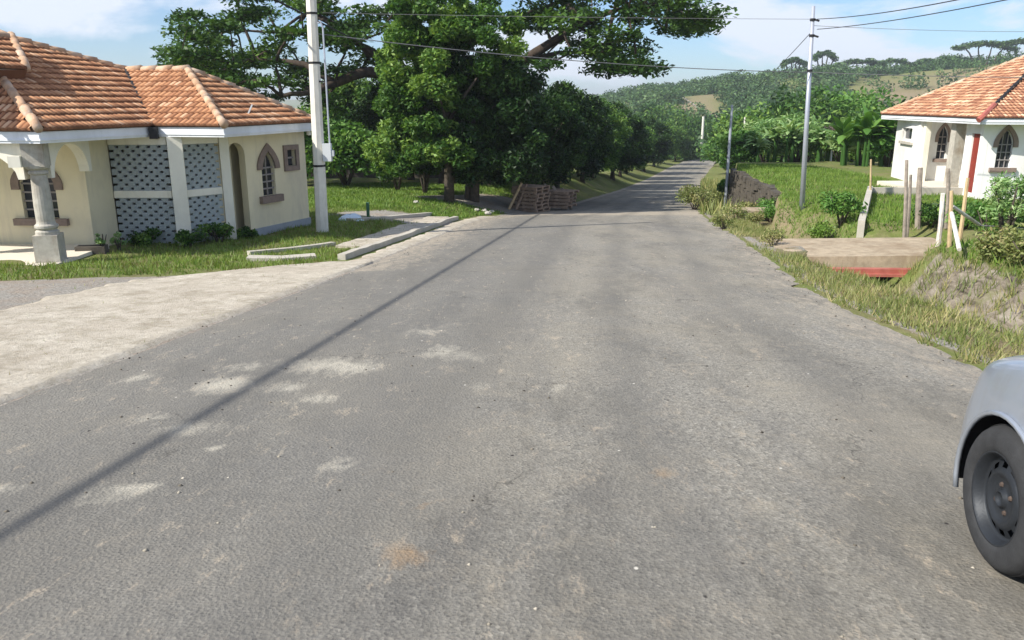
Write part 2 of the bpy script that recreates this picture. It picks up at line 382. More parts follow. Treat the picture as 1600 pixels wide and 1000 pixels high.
ck=rm.vor(.42,cv.outputs[0],'Distance','DISTANCE_TO_EDGE'); ckf=rm.math('MULTIPLY',rm.ramp(ck,[(.0,1.),(.0035,0.)]),rm.ramp(rm.noise(.5,3,.5,rm.map((1,1,1),(0,0,0),(4,4,0))),[(.46,0.),(.56,.75)]))
base=rm.mix(ckf,base,(.05,.046,.04))
trk=rm.math('ADD',rm.math('MULTIPLY',rm.attr('track'),.42),rm.math('MULTIPLY_ADD',rm.noise(1.2,5,.7,rm.map((1,.2,1),(0,0,.12),(2,2,0))),.6,-.3),clamp=True)
base=rm.mix(trk,base,(.135,.13,.118))
spk=rm.ramp(rm.vor(3.1,rm.map((1,.8,1))),[(.02,1.),(.035,0.)])
base=rm.mix(spk,base,(.6,.57,.5))
spk2=rm.ramp(rm.vor(2.3,rm.map((1.3,1,1),(0,0,1),(7,3,0))),[(.02,1.),(.04,0.)])
base=rm.mix(spk2,base,(.035,.03,.03))
rm.pbsdf(base,.92,rm.bump(rm.math('ADD',med,rm.math('MULTIPLY',rm.vor(55),.6)),.75,.012),spec=.25)
o=npmesh('road',V,F,rm.m,attrs={'track':trk_,'wear':wear,'ora':ora,'oil':oil,'tar':tarm,'sand':sand},smooth=True); tag(o,kind='structure')

# ---- concrete forecourt strip (left) and pale gutter edge
def loft(name,ycoords,xa,xb,mat,n=24,zo=.03,th=None,kind='structure',jit=.05,seed=3):
    r=np.random.default_rng(seed); yv=np.asarray(ycoords); a=xa(yv)+r.normal(size=len(yv))*jit; b=xb(yv)+r.normal(size=len(yv))*jit*.3
    t=np.linspace(0,1,n); Xx=a[:,None]+(b-a)[:,None]*t; YY=np.repeat(yv[:,None],n,1); ZZ=H(Xx,YY)+zo
    ZZ[:,0]-=zo+.04; ZZ[:,-1]-=zo+.04; ZZ[0]-=zo+.04; ZZ[-1]-=zo+.04
    V=np.stack([Xx.ravel(),YY.ravel(),ZZ.ravel()],1); i=np.arange(Xx.size).reshape(Xx.shape)
    F=np.stack([i[:-1,:-1].ravel(),i[:-1,1:].ravel(),i[1:,1:].ravel(),i[1:,:-1].ravel()],1)
    o=npmesh(name,V,F,mat,smooth=False); tag(o,kind=kind); return o
cm=NT('sunbleached rough concrete')
c=cm.ramp(cm.noise(7,7,.75),[(.25,(.36,.31,.24)),(.5,(.56,.51,.42)),(.75,(.70,.65,.56))])
c=cm.mix(cm.ramp(cm.noise(.9,8,.8),[(.42,0.),(.62,.75)]),c,(.42,.365,.29))
c=cm.mix(cm.ramp(cm.vor(30),[(.05,.6),(.3,0.)]),c,(.30,.28,.25))
c=cm.mix(cm.ramp(cm.noise(2.6,6,.8,cm.map((1,1,1),(0,0,0),(9,4,0))),[(.47,0.),(.62,.65)]),c,(.30,.26,.195))
cm.pbsdf(c,.95,cm.bump(cm.noise(25,6,.8),.8,.03),spec=.15); M['rough']=cm.m
yy=np.arange(4.2,14.3,.12)
loft('driveway',yy,lambda y:np.interp(y,[4.2,6,8.6,10.3,12.2,13.2,14.3],[-5.2,-5.6,-6.1,-6.2,-5.7,-4.6,-3.1])+.16*vn(y,y,1.3,8),lambda y:xl(y)+.06,M['rough'],n=30,jit=.02)
yy=np.arange(14.1,28.6,.2)
loft('gutter',yy,lambda y:xl(y)-.55+.04*vn(y,y,2,5),lambda y:xl(y)+.10,M['rough'],n=5,zo=.02,seed=5)

# ------------------------------------------------------------------ foliage
def quads(C,size,asp,up=.3,tint=None,jit=None,nrm=None):
    """leaf quads centred at C"""
    n=len(C); N=rng.normal(size=(n,3)); N[:,2]=np.abs(N[:,2])+up
    if nrm is not None: N=N*.55+nrm
    N/=np.linalg.norm(N,axis=1)[:,None]
    T=np.cross(N,rng.normal(size=(n,3))); T/=np.linalg.norm(T,axis=1)[:,None]; Bn=np.cross(N,T)
    s=size*rng.uniform(.6,1.35,n)[:,None]
    a=T*s*.5; b=Bn*s*.5*asp
    V=np.stack([C-a,C+b*1.0-a*.1,C+a,C-b*1.0-a*.1],1).reshape(-1,3)
    F=np.arange(4*n).reshape(n,4)
    return V,F
def foliage(name,clumps,per,size,asp,mat,parent=None,up=.3,tint_fn=None,density_pow=.5,kind=None):
    """clumps: (cx,cy,cz,rx,ry,rz) ; leaves spread through each clump's volume"""
    cl=np.asarray(clumps,float); k=len(cl)
    cnt=np.maximum(8,(per*(cl[:,3]*cl[:,4])/np.mean(cl[:,3]*cl[:,4]))).astype(int)
    ids=np.repeat(np.arange(k),cnt); n=len(ids)
    D=rng.normal(size=(n,3)); D/=np.linalg.norm(D,axis=1)[:,None]
    R=rng.uniform(0,1,n)**density_pow
    C=cl[ids,:3]+D*R[:,None]*cl[ids,3:6]
    V,F=quads(C,size,asp,up)
    ct=rng.uniform(-.22,.22,k)
    t=np.clip(.42+1.5*ct[ids]+rng.normal(0,.2,n),0,1)
    if tint_fn is not None: t=np.clip(t+tint_fn(C),0,1)
    o=npmesh(name,V,F,mat,parent,face_attrs={'tint':t})
    if kind: tag(o,kind=kind)
    return o
def blobs_on(center,rad,n,rmin,rmax,flat=.75,lo=-.9,shell=.75):
    out=[]
    while len(out)<n:
        d=Vector((random.gauss(0,1),random.gauss(0,1),random.gauss(0,1))).normalized()
        if d.z<lo: continue
        s=random.uniform(shell,1.0)
        r=random.uniform(rmin,rmax)
        out.append((center[0]+d.x*rad[0]*s,center[1]+d.y*rad[1]*s,center[2]+d.z*rad[2]*s,r,r,r*flat))
    return out
def limb_mb(mb,a,b,r0,r1,sag=.0,n=5,w=.12):
    a=Vector(a); b=Vector(b); L=(b-a).length; pts=[];rd=[]
    for i in range(n+1):
        t=i/n; p=a.lerp(b,t); p.z+=sag*math.sin(math.pi*t)*L
        if 0<i<n: p+=Vector((random.uniform(-w,w),random.uniform(-w,w),random.uniform(-w,w)*.6))*L*.25
        pts.append(p); rd.append(r0+(r1-r0)*t)
    mb.tube(pts,rd,8,rough=.08); return pts
def tree_parts(root,h,r,th,tr,n_cl,per,leaf,mat,asp=.4,bark='bark',rz=None,low=-.75,cl=(.28,.42),up=.3):
    """round crown tree built in local space with its base at 0"""
    rz=rz or (h-th)/2
    mb=MB(); mb.tube([(0,0,-.3),(random.uniform(-.05,.05),0,th*.5),(0,0,th),(.05,.05,th+rz*.6)],[tr*1.35,tr,tr*.85,tr*.5],10,rough=.07)
    c=(0,0,th+rz*.92)
    for k in range(7):
        a=k*.9+random.uniform(-.2,.2); limb_mb(mb,(0,0,th*random.uniform(.8,1.05)),(math.cos(a)*r*.7,math.sin(a)*r*.7,c[2]+random.uniform(-.4,.6)*rz),tr*.5,tr*.12,.08)
    mb.build('trunk',M[bark],root,True)
    cls=blobs_on(c,(r,r,rz),n_cl,r*cl[0],r*cl[1],.8,low)+blobs_on(c,(r*.55,r*.55,rz*.55),n_cl//4,r*.25,r*.4,.8,-1)
    foliage('crown',cls,per,leaf,asp,mat,root,up)
def copy_thing(root,loc,rz,scale,label,hz=None):
    c=root.copy(); link(c); c.parent=None; c.location=loc; c.rotation_euler=(0,0,rz); c.scale=(scale,scale,scale if hz is None else hz)
    for ch in [q for q in bpy.data.objects if q.parent==root]:
        d=ch.copy(); COL.objects.link(d); d.parent=c
    c['label']=label; return c

# ---- two bright mango trees in front
t=empty('mango_tree',(-2.35,30,Hs(-2.35,30))); tag(t,'tall bright green mango tree with slender trunk, nearest the road beyond the pale pole','tree')
mb=MB(); mb.tube([(0,0,-.3),(.03,0,1.2),(-.05,0,2.4),(.1,0,4.5)],[.22,.17,.15,.1],10,rough=.08)
for a,zz in ((0,1.7),(1.2,2.1),(2.3,1.9),(3.5,2.3),(4.6,2.0),(5.4,2.6)): limb_mb(mb,(0,0,zz),(math.cos(a)*1.8,math.sin(a)*1.4,zz+1.8),.09,.03,.1)
mb.build('trunk',M['bark'],t,True)
cls=[]
def crown_px(spec,Y,o,depth=1.6,rr=(.3,.62),flat=.8,mul=2.3):
    out=[]
    for (u0,u1,v0,v1,n) in spec:
        for k in range(int(n*mul)):
            p=atY(random.uniform(u0,u1),random.uniform(v0,v1),Y+random.uniform(-depth,depth))
            r=random.uniform(*rr); out.append((p.x-o[0],p.y-o[1],p.z-o[2],r,r,r*flat))
    return out
cls=crown_px([(620,765,-10,60,15),(600,775,50,130,18),(640,810,20,110,11),(605,715,120,200,14),(600,700,190,245,11),(590,640,225,262,4),(690,735,225,262,4)],30,t.location)
foliage('crown',cls,430,.19,.42,M['leaf_mango'],t,.4,lambda C:.14+0*C[:,0])
t=empty('mango_tree',(-1.45,31,Hs(-1.45,31))); tag(t,'mango tree with leaning double trunk, just right of the tallest bright mango','tree')
mb=MB(); mb.tube([(0,0,-.3),(.05,0,1),(.15,0,2.2),(.6,0,4.6)],[.2,.16,.14,.08],10,rough=.08); mb.tube([(-.3,0,-.3),(-.2,.1,.9),(-.5,.2,2.6)],[.13,.11,.06],8,rough=.08)
mb.build('trunk',M['bark'],t,True)
cls=crown_px([(700,790,60,140,9),(690,800,130,240,18),(700,760,200,262,5),(715,850,170,275,20),(770,835,100,170,10)],31.2,t.location,2.0)
foliage('crown',cls,420,.19,.42,M['leaf_shade_tone'],t,.3)

# ---- the row of mango trees down the left roadside
proto=empty('roadside_tree'); tree_parts(proto,6.9,3.1,.75,.2,125,240,.25,M['leaf_shade_tone'],low=-.8,cl=(.16,.27))
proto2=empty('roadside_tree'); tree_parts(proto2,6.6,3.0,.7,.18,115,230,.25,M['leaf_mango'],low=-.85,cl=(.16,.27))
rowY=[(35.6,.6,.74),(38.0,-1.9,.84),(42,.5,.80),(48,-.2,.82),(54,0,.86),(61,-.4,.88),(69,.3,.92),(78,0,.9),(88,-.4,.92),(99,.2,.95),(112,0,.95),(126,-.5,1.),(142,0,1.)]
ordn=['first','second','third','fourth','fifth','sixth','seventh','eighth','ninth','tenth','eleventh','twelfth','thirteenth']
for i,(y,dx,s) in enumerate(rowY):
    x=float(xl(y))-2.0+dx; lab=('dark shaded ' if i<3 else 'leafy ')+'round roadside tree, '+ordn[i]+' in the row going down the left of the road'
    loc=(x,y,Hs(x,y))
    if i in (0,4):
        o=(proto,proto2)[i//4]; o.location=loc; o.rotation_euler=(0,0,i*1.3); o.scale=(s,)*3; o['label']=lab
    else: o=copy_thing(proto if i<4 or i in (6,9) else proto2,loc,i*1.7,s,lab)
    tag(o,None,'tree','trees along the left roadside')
# second rank behind the row
for i,(x,y,s) in enumerate([(-5.5,44,.85),(-9,50,1.0),(-1,56,1.),(4,64,1.05),(-4,62,1.)]):
    o=copy_thing((proto,proto2)[i%2],(x,y,Hs(x,y)),i*2.1+.5,s,['low round tree on the lawn behind the tall mangoes','tree left of the lawn behind the umbrella tree trunk','tree standing behind the first roadside trees','tree standing behind the middle of the roadside row','tree between the umbrella tree and the roadside row'][i]); tag(o,None,'tree','trees behind the roadside row')

# ---- the great spreading rain tree
rt=empty('spreading_tree',(-2.9,40,Hs(-2.9,40))); tag(rt,'huge spreading umbrella shaped tree with dark limbs rising behind the mangoes','tree')
O=rt.location; mb=MB()
fork=atY(705,165,40)-O
mb.tube([(0,0,-.4),(0,0,1),(.1,0,2.2),fork],[.85,.6,.55,.5],14,rough=.08)
limbs=[((640,118),38,.36,.2),((520,136),37,.3,.14),((430,150),36,.22,.08),((560,95),40,.3,.14),((620,60),42,.3,.15),((800,108),40,.34,.24),((900,45),39,.28,.14),((760,40),43,.3,.15),((700,30),38,.28,.14)]
tips={}
p1=atY(640,125,39)-O; limb_mb(mb,fork,p1,.42,.32,.03)
p2=atY(525,130,37)-O; limb_mb(mb,p1,p2,.3,.2,.12)
p3=atY(440,150,36)-O; limb_mb(mb,p2,p3,.18,.08,-.04)
p4=atY(560,70,39)-O; limb_mb(mb,p1,p4,.26,.16,.05)
p5=atY(400,90,38)-O; limb_mb(mb,p2,p5,.17,.08,.08)
p6=atY(820,95,40)-O; limb_mb(mb,fork,p6,.4,.26,.02)
p7=atY(905,40,39.5)-O; limb_mb(mb,p6,p7,.26,.16,.03,w=.05)
p8=atY(1010,10,39)-O; limb_mb(mb,p7,p8,.15,.07,.05)
p9=atY(960,95,40)-O; limb_mb(mb,p6,p9,.12,.05,.08)
p10=atY(700,20,42)-O; limb_mb(mb,fork,p10,.38,.2,.02)
p11=atY(480,20,41)-O; limb_mb(mb,p4,p11,.15,.08,.05)
p12=atY(850,-40,42)-O; limb_mb(mb,p7,p12,.18,.08,.05)
nodes=[p1,p2,p3,p4,p5,p6,p7,p8,p9,p10,p11,p12]
spec=[(268,340,75,122,14),(285,400,20,70,17),(300,430,80,125,14),(330,440,120,150,9),(370,520,-30,30,20),(420,560,40,80,12),(430,540,95,135,9),(520,640,10,60,9),(560,640,70,110,5),(360,520,125,158,8),(262,300,80,110,4),(500,700,-110,-30,26),
      (810,900,10,60,13),(860,1000,-30,30,20),(900,1010,30,75,12),(960,1090,-10,45,18),(1040,1125,20,48,9),(930,1010,80,108,9),(985,1022,95,112,3),(700,900,-130,-40,22),(880,960,78,112,6),(800,860,60,110,4)]
cls=[]
for (u0,u1,v0,v1,n) in spec:
    for k in range(n):
        Y=random.uniform(34.5,45) ; p=atY(random.uniform(u0,u1),random.uniform(v0,v1),Y)-O
        r=random.uniform(.55,1.15); cls.append((p.x,p.y,p.z,r*1.15,r*1.15,r*.42))
tipn=[(q,0) for q in nodes]+[(nodes[0].lerp(nodes[1],.5),0),(nodes[5].lerp(nodes[6],.5),0),(nodes[1].lerp(nodes[2],.5),0),(nodes[6].lerp(nodes[7],.5),0)]
todo=[Vector(c_[:3]) for c_ in cls]
while todo:
    best=None
    for p in todo:
        for q,lv in tipn:
            dd_=(q-p).length+lv*.35
            if best is None or dd_<best[0]: best=(dd_,p,q,lv)
    _,p,q,lv=best; todo.remove(p); tipn.append((p,lv+1)); r0_=max(.025,.085-.014*lv); limb_mb(mb,q,p-Vector((0,0,.15)),r0_,r0_*.6,.03,3)
mb.build('trunk',M['barkdark'],rt,True)
foliage('crown',cls,200,.26,.5,M['leaf_rain'],rt,.9,None,.6)

# ---- bushes and trees left middle distance
def shrub(name,x,y,h,r,n,per,leaf,mat,label,cat='bush',group=None,asp=.45,z=None,stem=True,up=.3,low=-.6,flat=.8):
    o=empty(name,(x,y,Hs(x,y) if z is None else z)); tag(o,label,cat,group)
    mb=MB()
    for k in range(5):
        a=k*1.3+random.random(); mb.tube([(0,0,-.1),(math.cos(a)*r*.25,math.sin(a)*r*.25,h*.35),(math.cos(a)*r*.6,math.sin(a)*r*.6,h*.75)],[.05*h/2+.01,.03*h/2+.006,.008],6)
    mb.build('stem',M['bark'],o,True)
    cls=blobs_on((0,0,h*.55),(r*.75,r*.75,h*.42),n,r*.3,r*.48,flat,low,.4)
    foliage('leaves',cls,per,leaf,asp,mat,o,up); return o
shrub('citrus_tree',-7.6,37,3.1,2.2,30,330,.24,M['leaf_bright'],'low bright green citrus tree standing on the lawn right of the pale pole','tree')
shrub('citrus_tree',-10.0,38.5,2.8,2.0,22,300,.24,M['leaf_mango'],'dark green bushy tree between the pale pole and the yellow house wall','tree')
shrub('bush',-4.9,34.5,2.0,.85,14,260,.16,M['leaf_mango'],'small dark bush with pale leaf tips on the lawn beside the mango trunks')
shrub('bush',-3.5,32.5,2.2,.75,12,240,.16,M['leaf_mango'],'narrow leafy bush growing against the nearest mango trunk')
shrub('tree_in_field',-14.5,60,4.5,3.5,26,300,.4,M['leaf_mango'],'rounded tree far across the lawn behind the citrus trees','tree')
shrub('tree_in_field',-6.5,66,4.5,3.8,26,300,.4,M['leaf_mango'],'dark spreading tree far across the lawn, seen under the umbrella tree','tree')
shrub('flowering_bush',-11.3,41,1.0,1.3,14,200,.13,simple('yellow petals',(.55,.42,.04),.8,.3,9,.2),'low yellow flowering bush beyond the corner of the cream house')
mb=MB(); x0=-15.; 
for k in range(1): mb.box((-9.2,47.5,Hs(-9,47.5)+.35),(14,.18,1.1),.03)
tag(mb.build('garden_wall',M['stone']),'low dark garden wall at the back of the lawn','wall')
mb=MB(); mb.box((-13.8,44,Hs(-13.8,44)+.3),(5,.2,.9),.03); tag(mb.build('boundary_wall',M['concpale']),'pale low wall beyond the corner of the cream house','wall')

# grass & weeds
def blades(name,pts,hmin,hmax,w,mat,lean=.5,label=None,cat=None):
    n=len(pts); h=rng.uniform(hmin,hmax,n); a=rng.uniform(0,6.28,n); b=rng.uniform(0,6.28,n)
    z=H(pts[:,0],pts[:,1])-.01
    B0=np.stack([pts[:,0]-np.cos(a)*w/2,pts[:,1]-np.sin(a)*w/2,z],1); B1=np.stack([pts[:,0]+np.cos(a)*w/2,pts[:,1]+np.sin(a)*w/2,z],1)
    L=(lean*rng.uniform(.2,1,n)*h); T=np.stack([pts[:,0]+np.cos(b)*L,pts[:,1]+np.sin(b)*L,z+h],1)
    V=np.stack([B0,B1,T],1).reshape(-1,3); F=np.arange(3*n).reshape(n,3)
    t=np.clip(.45+.25*vn(pts[:,0],pts[:,1],1.5,31)+rng.normal(0,.28,n),0,1)
    o=npmesh(name,V,F,mat,face_attrs={'tint':t}); tag(o,label,cat,kind='stuff'); return o
def scatter(n,x0,x1,y0,y1,cond):
    x=rng.uniform(x0,x1,n); y=rng.uniform(y0,y1,n); k=cond(x,y); return np.stack([x[k],y[k]],1)
ybf=lambda x:np.interp(x,[-14,-7.7,-5.1,-2.7],[11.4,11.9,12.8,14.3])
def clump(x,y,s=.5,seed=40): return vn(x,y,s,seed)+.5*vn(x,y,s*.4,seed+1)
house_in=lambda x,y:(x<-6.9+.0*x)&(y>np.interp(x,[-14,-9.1,-8.2,-8.0,-7.2,-6.4],[14.5,14.3,14.4,17.2,17.4,18.2]))|((x<-5.4)&(y>18.2)&(y<21.5)&(x<-6.5+(y-18.2)*.4))
p=scatter(120000,-14,-1.2,11.2,27,lambda x,y:(x<xl(y)-.75)&(y>ybf(x)+.05+.3*vn(x,y,1,55))&(vn(x,y,1.1,131)+.7*vn(x,y,.45,132)+rng.uniform(-.5,.5,len(x))>-.55)&~(blob(x,y,-3.4,24.5,2.2,1.3)>.45)&~((y>16.5)&(x>xl(y)-1.6)&(vn(x,y,.6,5)<.5))&~house_in(x,y)&(clump(x,y)+rng.uniform(0,1.2,len(x))>0))
blades('lawn_grass',p,.03,.13,.02,M['lawn'],.8,'short bright green grass on the verge in front of the cream house','grass')
dirtp=lambda x,y:(blob(x,y,-3.4,24.5,2.2,1.3)+blob(x,y,1.,32.5,2.6,1.7)+.8*blob(x,y,-2,31,3,1.2))>.45
p=scatter(60000,-9,0,26,40,lambda x,y:(x<xl(y)-.6)&~dirtp(x,y)&(clump(x,y,.8)+rng.uniform(0,1.2,len(x))>.2))
blades('field_grass',p,.04,.14,.04,M['grass'],.7,'grass on the lawn around the mango trunks','grass')
p=scatter(90000,3.8,8.5,5.2,27,lambda x,y:((x-xr(y)>.02+.12*vn(x,y,.9,66))&(x-xr(y)<1.35)|((x-xr(y)>2.9)&(x-xr(y)<3.6)))&(clump(x,y,.45,60)+rng.uniform(0,1.3,len(x))>.25)&~((y>15.2)&(y<19.6)&(x>5.3))&~((y>12.9)&(y<15.6)&(x-xr(y)>.75)))
blades('verge_weeds',p,.03,.16,.016,M['weed'],.9,'dry yellow green weeds on the right verge along the ditch','weeds')
p=scatter(26000,5.0,9.5,7,15.5,lambda x,y:(x-xr(y)>1.3)&(x-xr(y)<3.0)&(clump(x,y,.5,70)+rng.uniform(0,1,len(x))>.72))
blades('bank_weeds',p,.06,.28,.016,M['weed'],.9,'weeds growing between the stones of the ditch bank','weeds')
p=scatter(150000,6.3,18,9,44,lambda x,y:(x-xr(y)>np.where(y>19.4,1.5,2.95))&~((y>15.2)&(y<19.4)&(x<10.5))&(x>np.where(y>25,wallx(y)+.05,0))&(x<15.2)&(clump(x,y,.7,80)+rng.uniform(0,1.2,len(x))>.1))
blades('bank_grass',p,.05,.17,.03,M['grass'],.7,'green grass on the bank and lawn in front of the white house','grass')
p=scatter(16000,7,20,30,110,lambda x,y:(x-xr(y)>.0)&(x-xr(y)<1.6)&(clump(x,y,1.,90)+rng.uniform(0,1,len(x))>.2))
blades('ditch_weeds',p,.2,.7,.07,M['weed'],.7,'tall yellowish weeds along the far right road edge','weeds')
p=scatter(9000,-8.3,-2.9,4,14,lambda x,y:(x<xl(y)+.05)&(clump(x,y,.35,95)+.3*rng.uniform(0,1,len(x))>.95))
blades('crack_weeds',p,.02,.08,.014,M['weed'],.8,'sparse weeds in the cracks of the pale concrete forecourt','weeds')

def stones(name,p,smin,smax,mat,label):
    n=len(p); base=np.array([[1,0,0],[0,1,0],[-1,0,0],[0,-1,0],[0,0,.7],[0,0,-.6]],float); fc=np.array([[0,1,4],[1,2,4],[2,3,4],[3,0,4],[1,0,5],[2,1,5],[3,2,5],[0,3,5]])
    z=H(p[:,0],p[:,1]); z=np.where((p[:,0]>xl(p[:,1]))&(p[:,0]<xr(p[:,1])),zr(p[:,1])+.01,z)
    s_=rng.uniform(smin,smax,n)**1.0; V=base[None]*(1+rng.uniform(-.35,.35,(n,6,3)))*s_[:,None,None]+np.concatenate([p,z[:,None]+s_[:,None]*.25],1)[:,None]
    F=(fc[None]+6*np.arange(n)[:,None,None]).reshape(-1,3); t=np.repeat(rng.random(n),8)
    o=npmesh(name,V.reshape(-1,3),F,mat,face_attrs={'tint':t}); tag(o,label,None,kind='stuff')
t_=NT('loose stones'); t_.pbsdf(t_.ramp(t_.attr('tint'),[(0.,(.05,.045,.04)),(.5,(.18,.16,.13)),(.85,(.34,.31,.25)),(1.,(.48,.44,.37))]),.95,spec=.1)
p=np.concatenate([scatter(5000,-6,8,2,30,lambda x,y:(np.abs(x-xl(y))<.35)|((x<xl(y))&(x>-6)&(y<14)&(clump(x,y,.6,97)>0))),scatter(9000,-5,7.5,2,26,lambda x,y:(np.abs(x-xr(y))<.3)|((x>xl(y))&(x<xr(y))&(rng.random(len(x))<.16)))])
stones('loose_gravel',p,.004,.014,t_.m,'small loose stones scattered over the asphalt and its edges')
# ------------------------------------------------------------------ building helpers
def frame(ax,ay,bx,by,flip=1):
    e=Vector((bx-ax,by-ay,0)); L=e.length; e/=L; n=Vector((e.y,-e.x,0))*flip   # n: outward
    return (lambda s,z,d: Vector((ax,ay,0))+e*s+n*d+Vector((0,0,z))), L, e, n
def arch(c,w,z0,zs,zt,pointed=True,n=7):
    """closed outline: base z0, spring zs, apex zt"""
    L=[(c-w/2,z0),(c+w/2,z0)]
    R=[]
    for i in range(n+1):
        t=i/n
        if pointed: a=t*math.pi/2; x=w/2*(1-t**1.9); z=zs+(zt-zs)*t
        else: a=t*math.pi/2; x=w/2*math.cos(a); z=zs+(zt-zs)*math.sin(a)
        R.append((x,z))
    L+=[(c+x,z) for x,z in R]; L+=[(c-x,z) for x,z in R[::-1][1:]]
    return L
def rect(a,b,z0,z1): return [(a,z0),(b,z0),(b,z1),(a,z1)]
def window(parent,fr,c,w,z0,zs,zt,sw,zbot,bars=(2,4),sill=(.15,.16),pointed=True,mat='brownstone',surr=True):
    """opening c,w,z0..zt with a stone surround whose shoulders stop at zbot"""
    outer=arch(c,w+2*sw,zbot,zs,zt+sw*1.1,pointed)
    inner=arch(c,w,zbot,max(zs,zbot+.001),zt,pointed)
    # ring as one loop: up the outer edge, back down the inner
    o_=outer[1:]; i_=inner[1:]
    ring=[(c+w/2+sw,zbot)]+outer[2:]+[(c-w/2-sw,zbot),(c-w/2,zbot)]+inner[2:][::-1]+[(c+w/2,zbot)]
    win=MB().poly([ring],fr,-.02,.045).build('window',M[mat],parent)
    g=MB().poly([arch(c,w-.004,z0,zs,zt-.004,pointed)],fr,-.13,-.11).build('pane',M['glass'],win)
    b=MB(); nb,nh=bars
    for k in range(1,nb+1):
        s=c-w/2+w*k/(nb+1); b.box(fr(s,(z0+zs)/2,-.07),(.03,.02,(zs-z0)),math.atan2(fr(1,0,0).y-fr(0,0,0).y,fr(1,0,0).x-fr(0,0,0).x))
        b.box(fr(s,(zs+zt)/2-.03,-.07),(.03,.02,(zt-zs)*.8),math.atan2(fr(1,0,0).y-fr(0,0,0).y,fr(1,0,0).x-fr(0,0,0).x))
    for k in range(nh):
        z=z0+(zs-z0)*(k+1)/nh; b.box(fr(c,z,-.055),(w-.01,.02,.035),math.atan2(fr(1,0,0).y-fr(0,0,0).y,fr(1,0,0).x-fr(0,0,0).x))
    b.build('bars',M['bars'],win)
    if sill: MB().poly([rect(c-w/2-sill[0],c+w/2+sill[0],z0-sill[1],z0)],fr,-.02,.1).build('sill',M[mat],win)
    return win
def clipline(poly,v):
    xs=[]
    n=len(poly)
    for i in range(n):
        (x0,y0),(x1,y1)=poly[i],poly[(i+1)%n]
        if (y0-v)*(y1-v)<0 or (y0==v)!=(y1==v):
            if y0!=y1:
                t=(v-y0)/(y1-y0)
                if 0<=t<=1: xs.append(x0+(x1-x0)*t)
    return (min(xs),max(xs)) if len(xs)>=2 else None
def tile_plane(name,poly,e,up,mat,parent,w=.13,cl=.235,hgt=.04,lift=.04,seed=1):
    """barrel-tiled slope as one mesh: poly is planar & convex, e along the eave, up the slope"""
    e=Vector(e).normalized(); o=Vector(poly[0]); 
    nrm=(Vector(poly[1])-o).cross(Vector(poly[2])-o).normalized()
    if nrm.z<0: nrm=-nrm
    e=(e-nrm*e.dot(nrm)).normalized(); s=nrm.cross(e).normalized()
    if s.z<0: s=-s
    P2=[((Vector(p)-o).dot(e),(Vector(p)-o).dot(s)) for p in poly]
    vmin=min(p[1] for p in P2); vmax=max(p[1] for p in P2)
    r=np.random.default_rng(seed); du=w/6
    VV=[];FF=[];TT=[];b=0
    k=0; v=vmin
    prof=np.array([0,.62,.95,1.,.95,.62])*hgt
    en=np.array(e); sn=np.array(s); nn=np.array(nrm); on=np.array(o)
    while v<vmax-.02:
        v1=min(v+cl,vmax-.005); rg=clipline(P2,(v+v1)/2)
        if rg:
            i0=math.floor(rg[0]/du); i1=math.ceil(rg[1]/du); ii=np.arange(i0,i1+1); u=ii*du
            tile=np.floor(ii/6+1e-6).astype(int)
            rt_=r.random(5000); lf=(r.random(5000)-.5)*.012
            ph=prof[ii%6]; ph=ph+lf[tile%5000]*(ii%6!=0)
            def row(vv,hh): return on+u[:,None]*en+vv*sn+(hh)[:,None]*nn
            m=len(ii)
            vv0=v-.03
            VV+=[row(vv0,ph*0-.005+lift*.3),row(vv0,ph+lift),row((v+v1)/2,ph+lift*.55),row(v1,ph+.0)]
            for q in range(3):
                a=b+q*m; F=np.stack([np.arange(m-1)+a,np.arange(m-1)+a+1,np.arange(m-1)+a+m+1,np.arange(m-1)+a+m],1); FF.append(F)
                t=rt_[tile[:-1]%5000]; t=.12+.85*t; t=np.where((ii[:-1]%6==0)|(ii[:-1]%6==5),t*.35,t); TT.append(t if q else t*.15)  # valleys and open lips toned darker: shade in the tile gaps painted in
            b+=4*m
        v+=cl; k+=1
    V=np.concatenate(VV); F=np.concatenate(FF); T=np.concatenate(TT)
    ob=npmesh(name,V,F,mat,parent,face_attrs={'tint':T},smooth=False)
    return ob
def ridge_caps(mb,a,b,r=.085,step=.34):
    a=Vector(a);b=Vector(b);L=(b-a).length;n=max(1,int(L/step)); d=(b-a)/n
    for i in range(n):
        p=a+d*i; mb.tube([p+Vector((0,0,.02)),p+d*1.1+Vector((0,0,.045))],[r*random.uniform(.88,.95),r*random.uniform(1.0,1.1)],10)

# ------------------------------------------------------------------ cream house (left)
FL=-2.98
LH=empty('cream_house',(-8.5,17,FL)); tag(LH,'cream house with terracotta tiled hip roof and screen block enclosure, left of the road','house')
off=-LH.location
class PB(MB):
    """builder in world coordinates; shifts to the parent's origin on build"""
    def build(s,name,mat,parent=None,smooth=False,root=None):
        r=root or parent
        w=r
        while w.parent: w=w.parent
        o_=w.location; s.v=[(v[0]-o_.x,v[1]-o_.y,v[2]-o_.z) for v in s.v]
        return MB.build(s,name,mat,parent,smooth)
_MB=MB; MB=PB_alias=None
class MB(_MB):
    def build(s,name,mat,parent=None,smooth=False,world=False):
        return _MB.build(s,name,mat,parent,smooth)
def W(mb,root): o_=root.location; mb.v=[(v[0]-o_.x,v[1]-o_.y,v[2]-o_.z) for v in mb.v]; return mb
def shifted(fr,root):
    o_=root.location.copy(); return lambda s,z,d: fr(s,z,d)-o_

EZ=-.47; ZB=-3.7; WT=-.66
C0=Vector((-8.27,14.36,EZ)); C1=Vector((-7.59,17.37,EZ)); EAB=Vector((-5.95,17.0,EZ)); E4=Vector((-5.02,21.2,EZ))
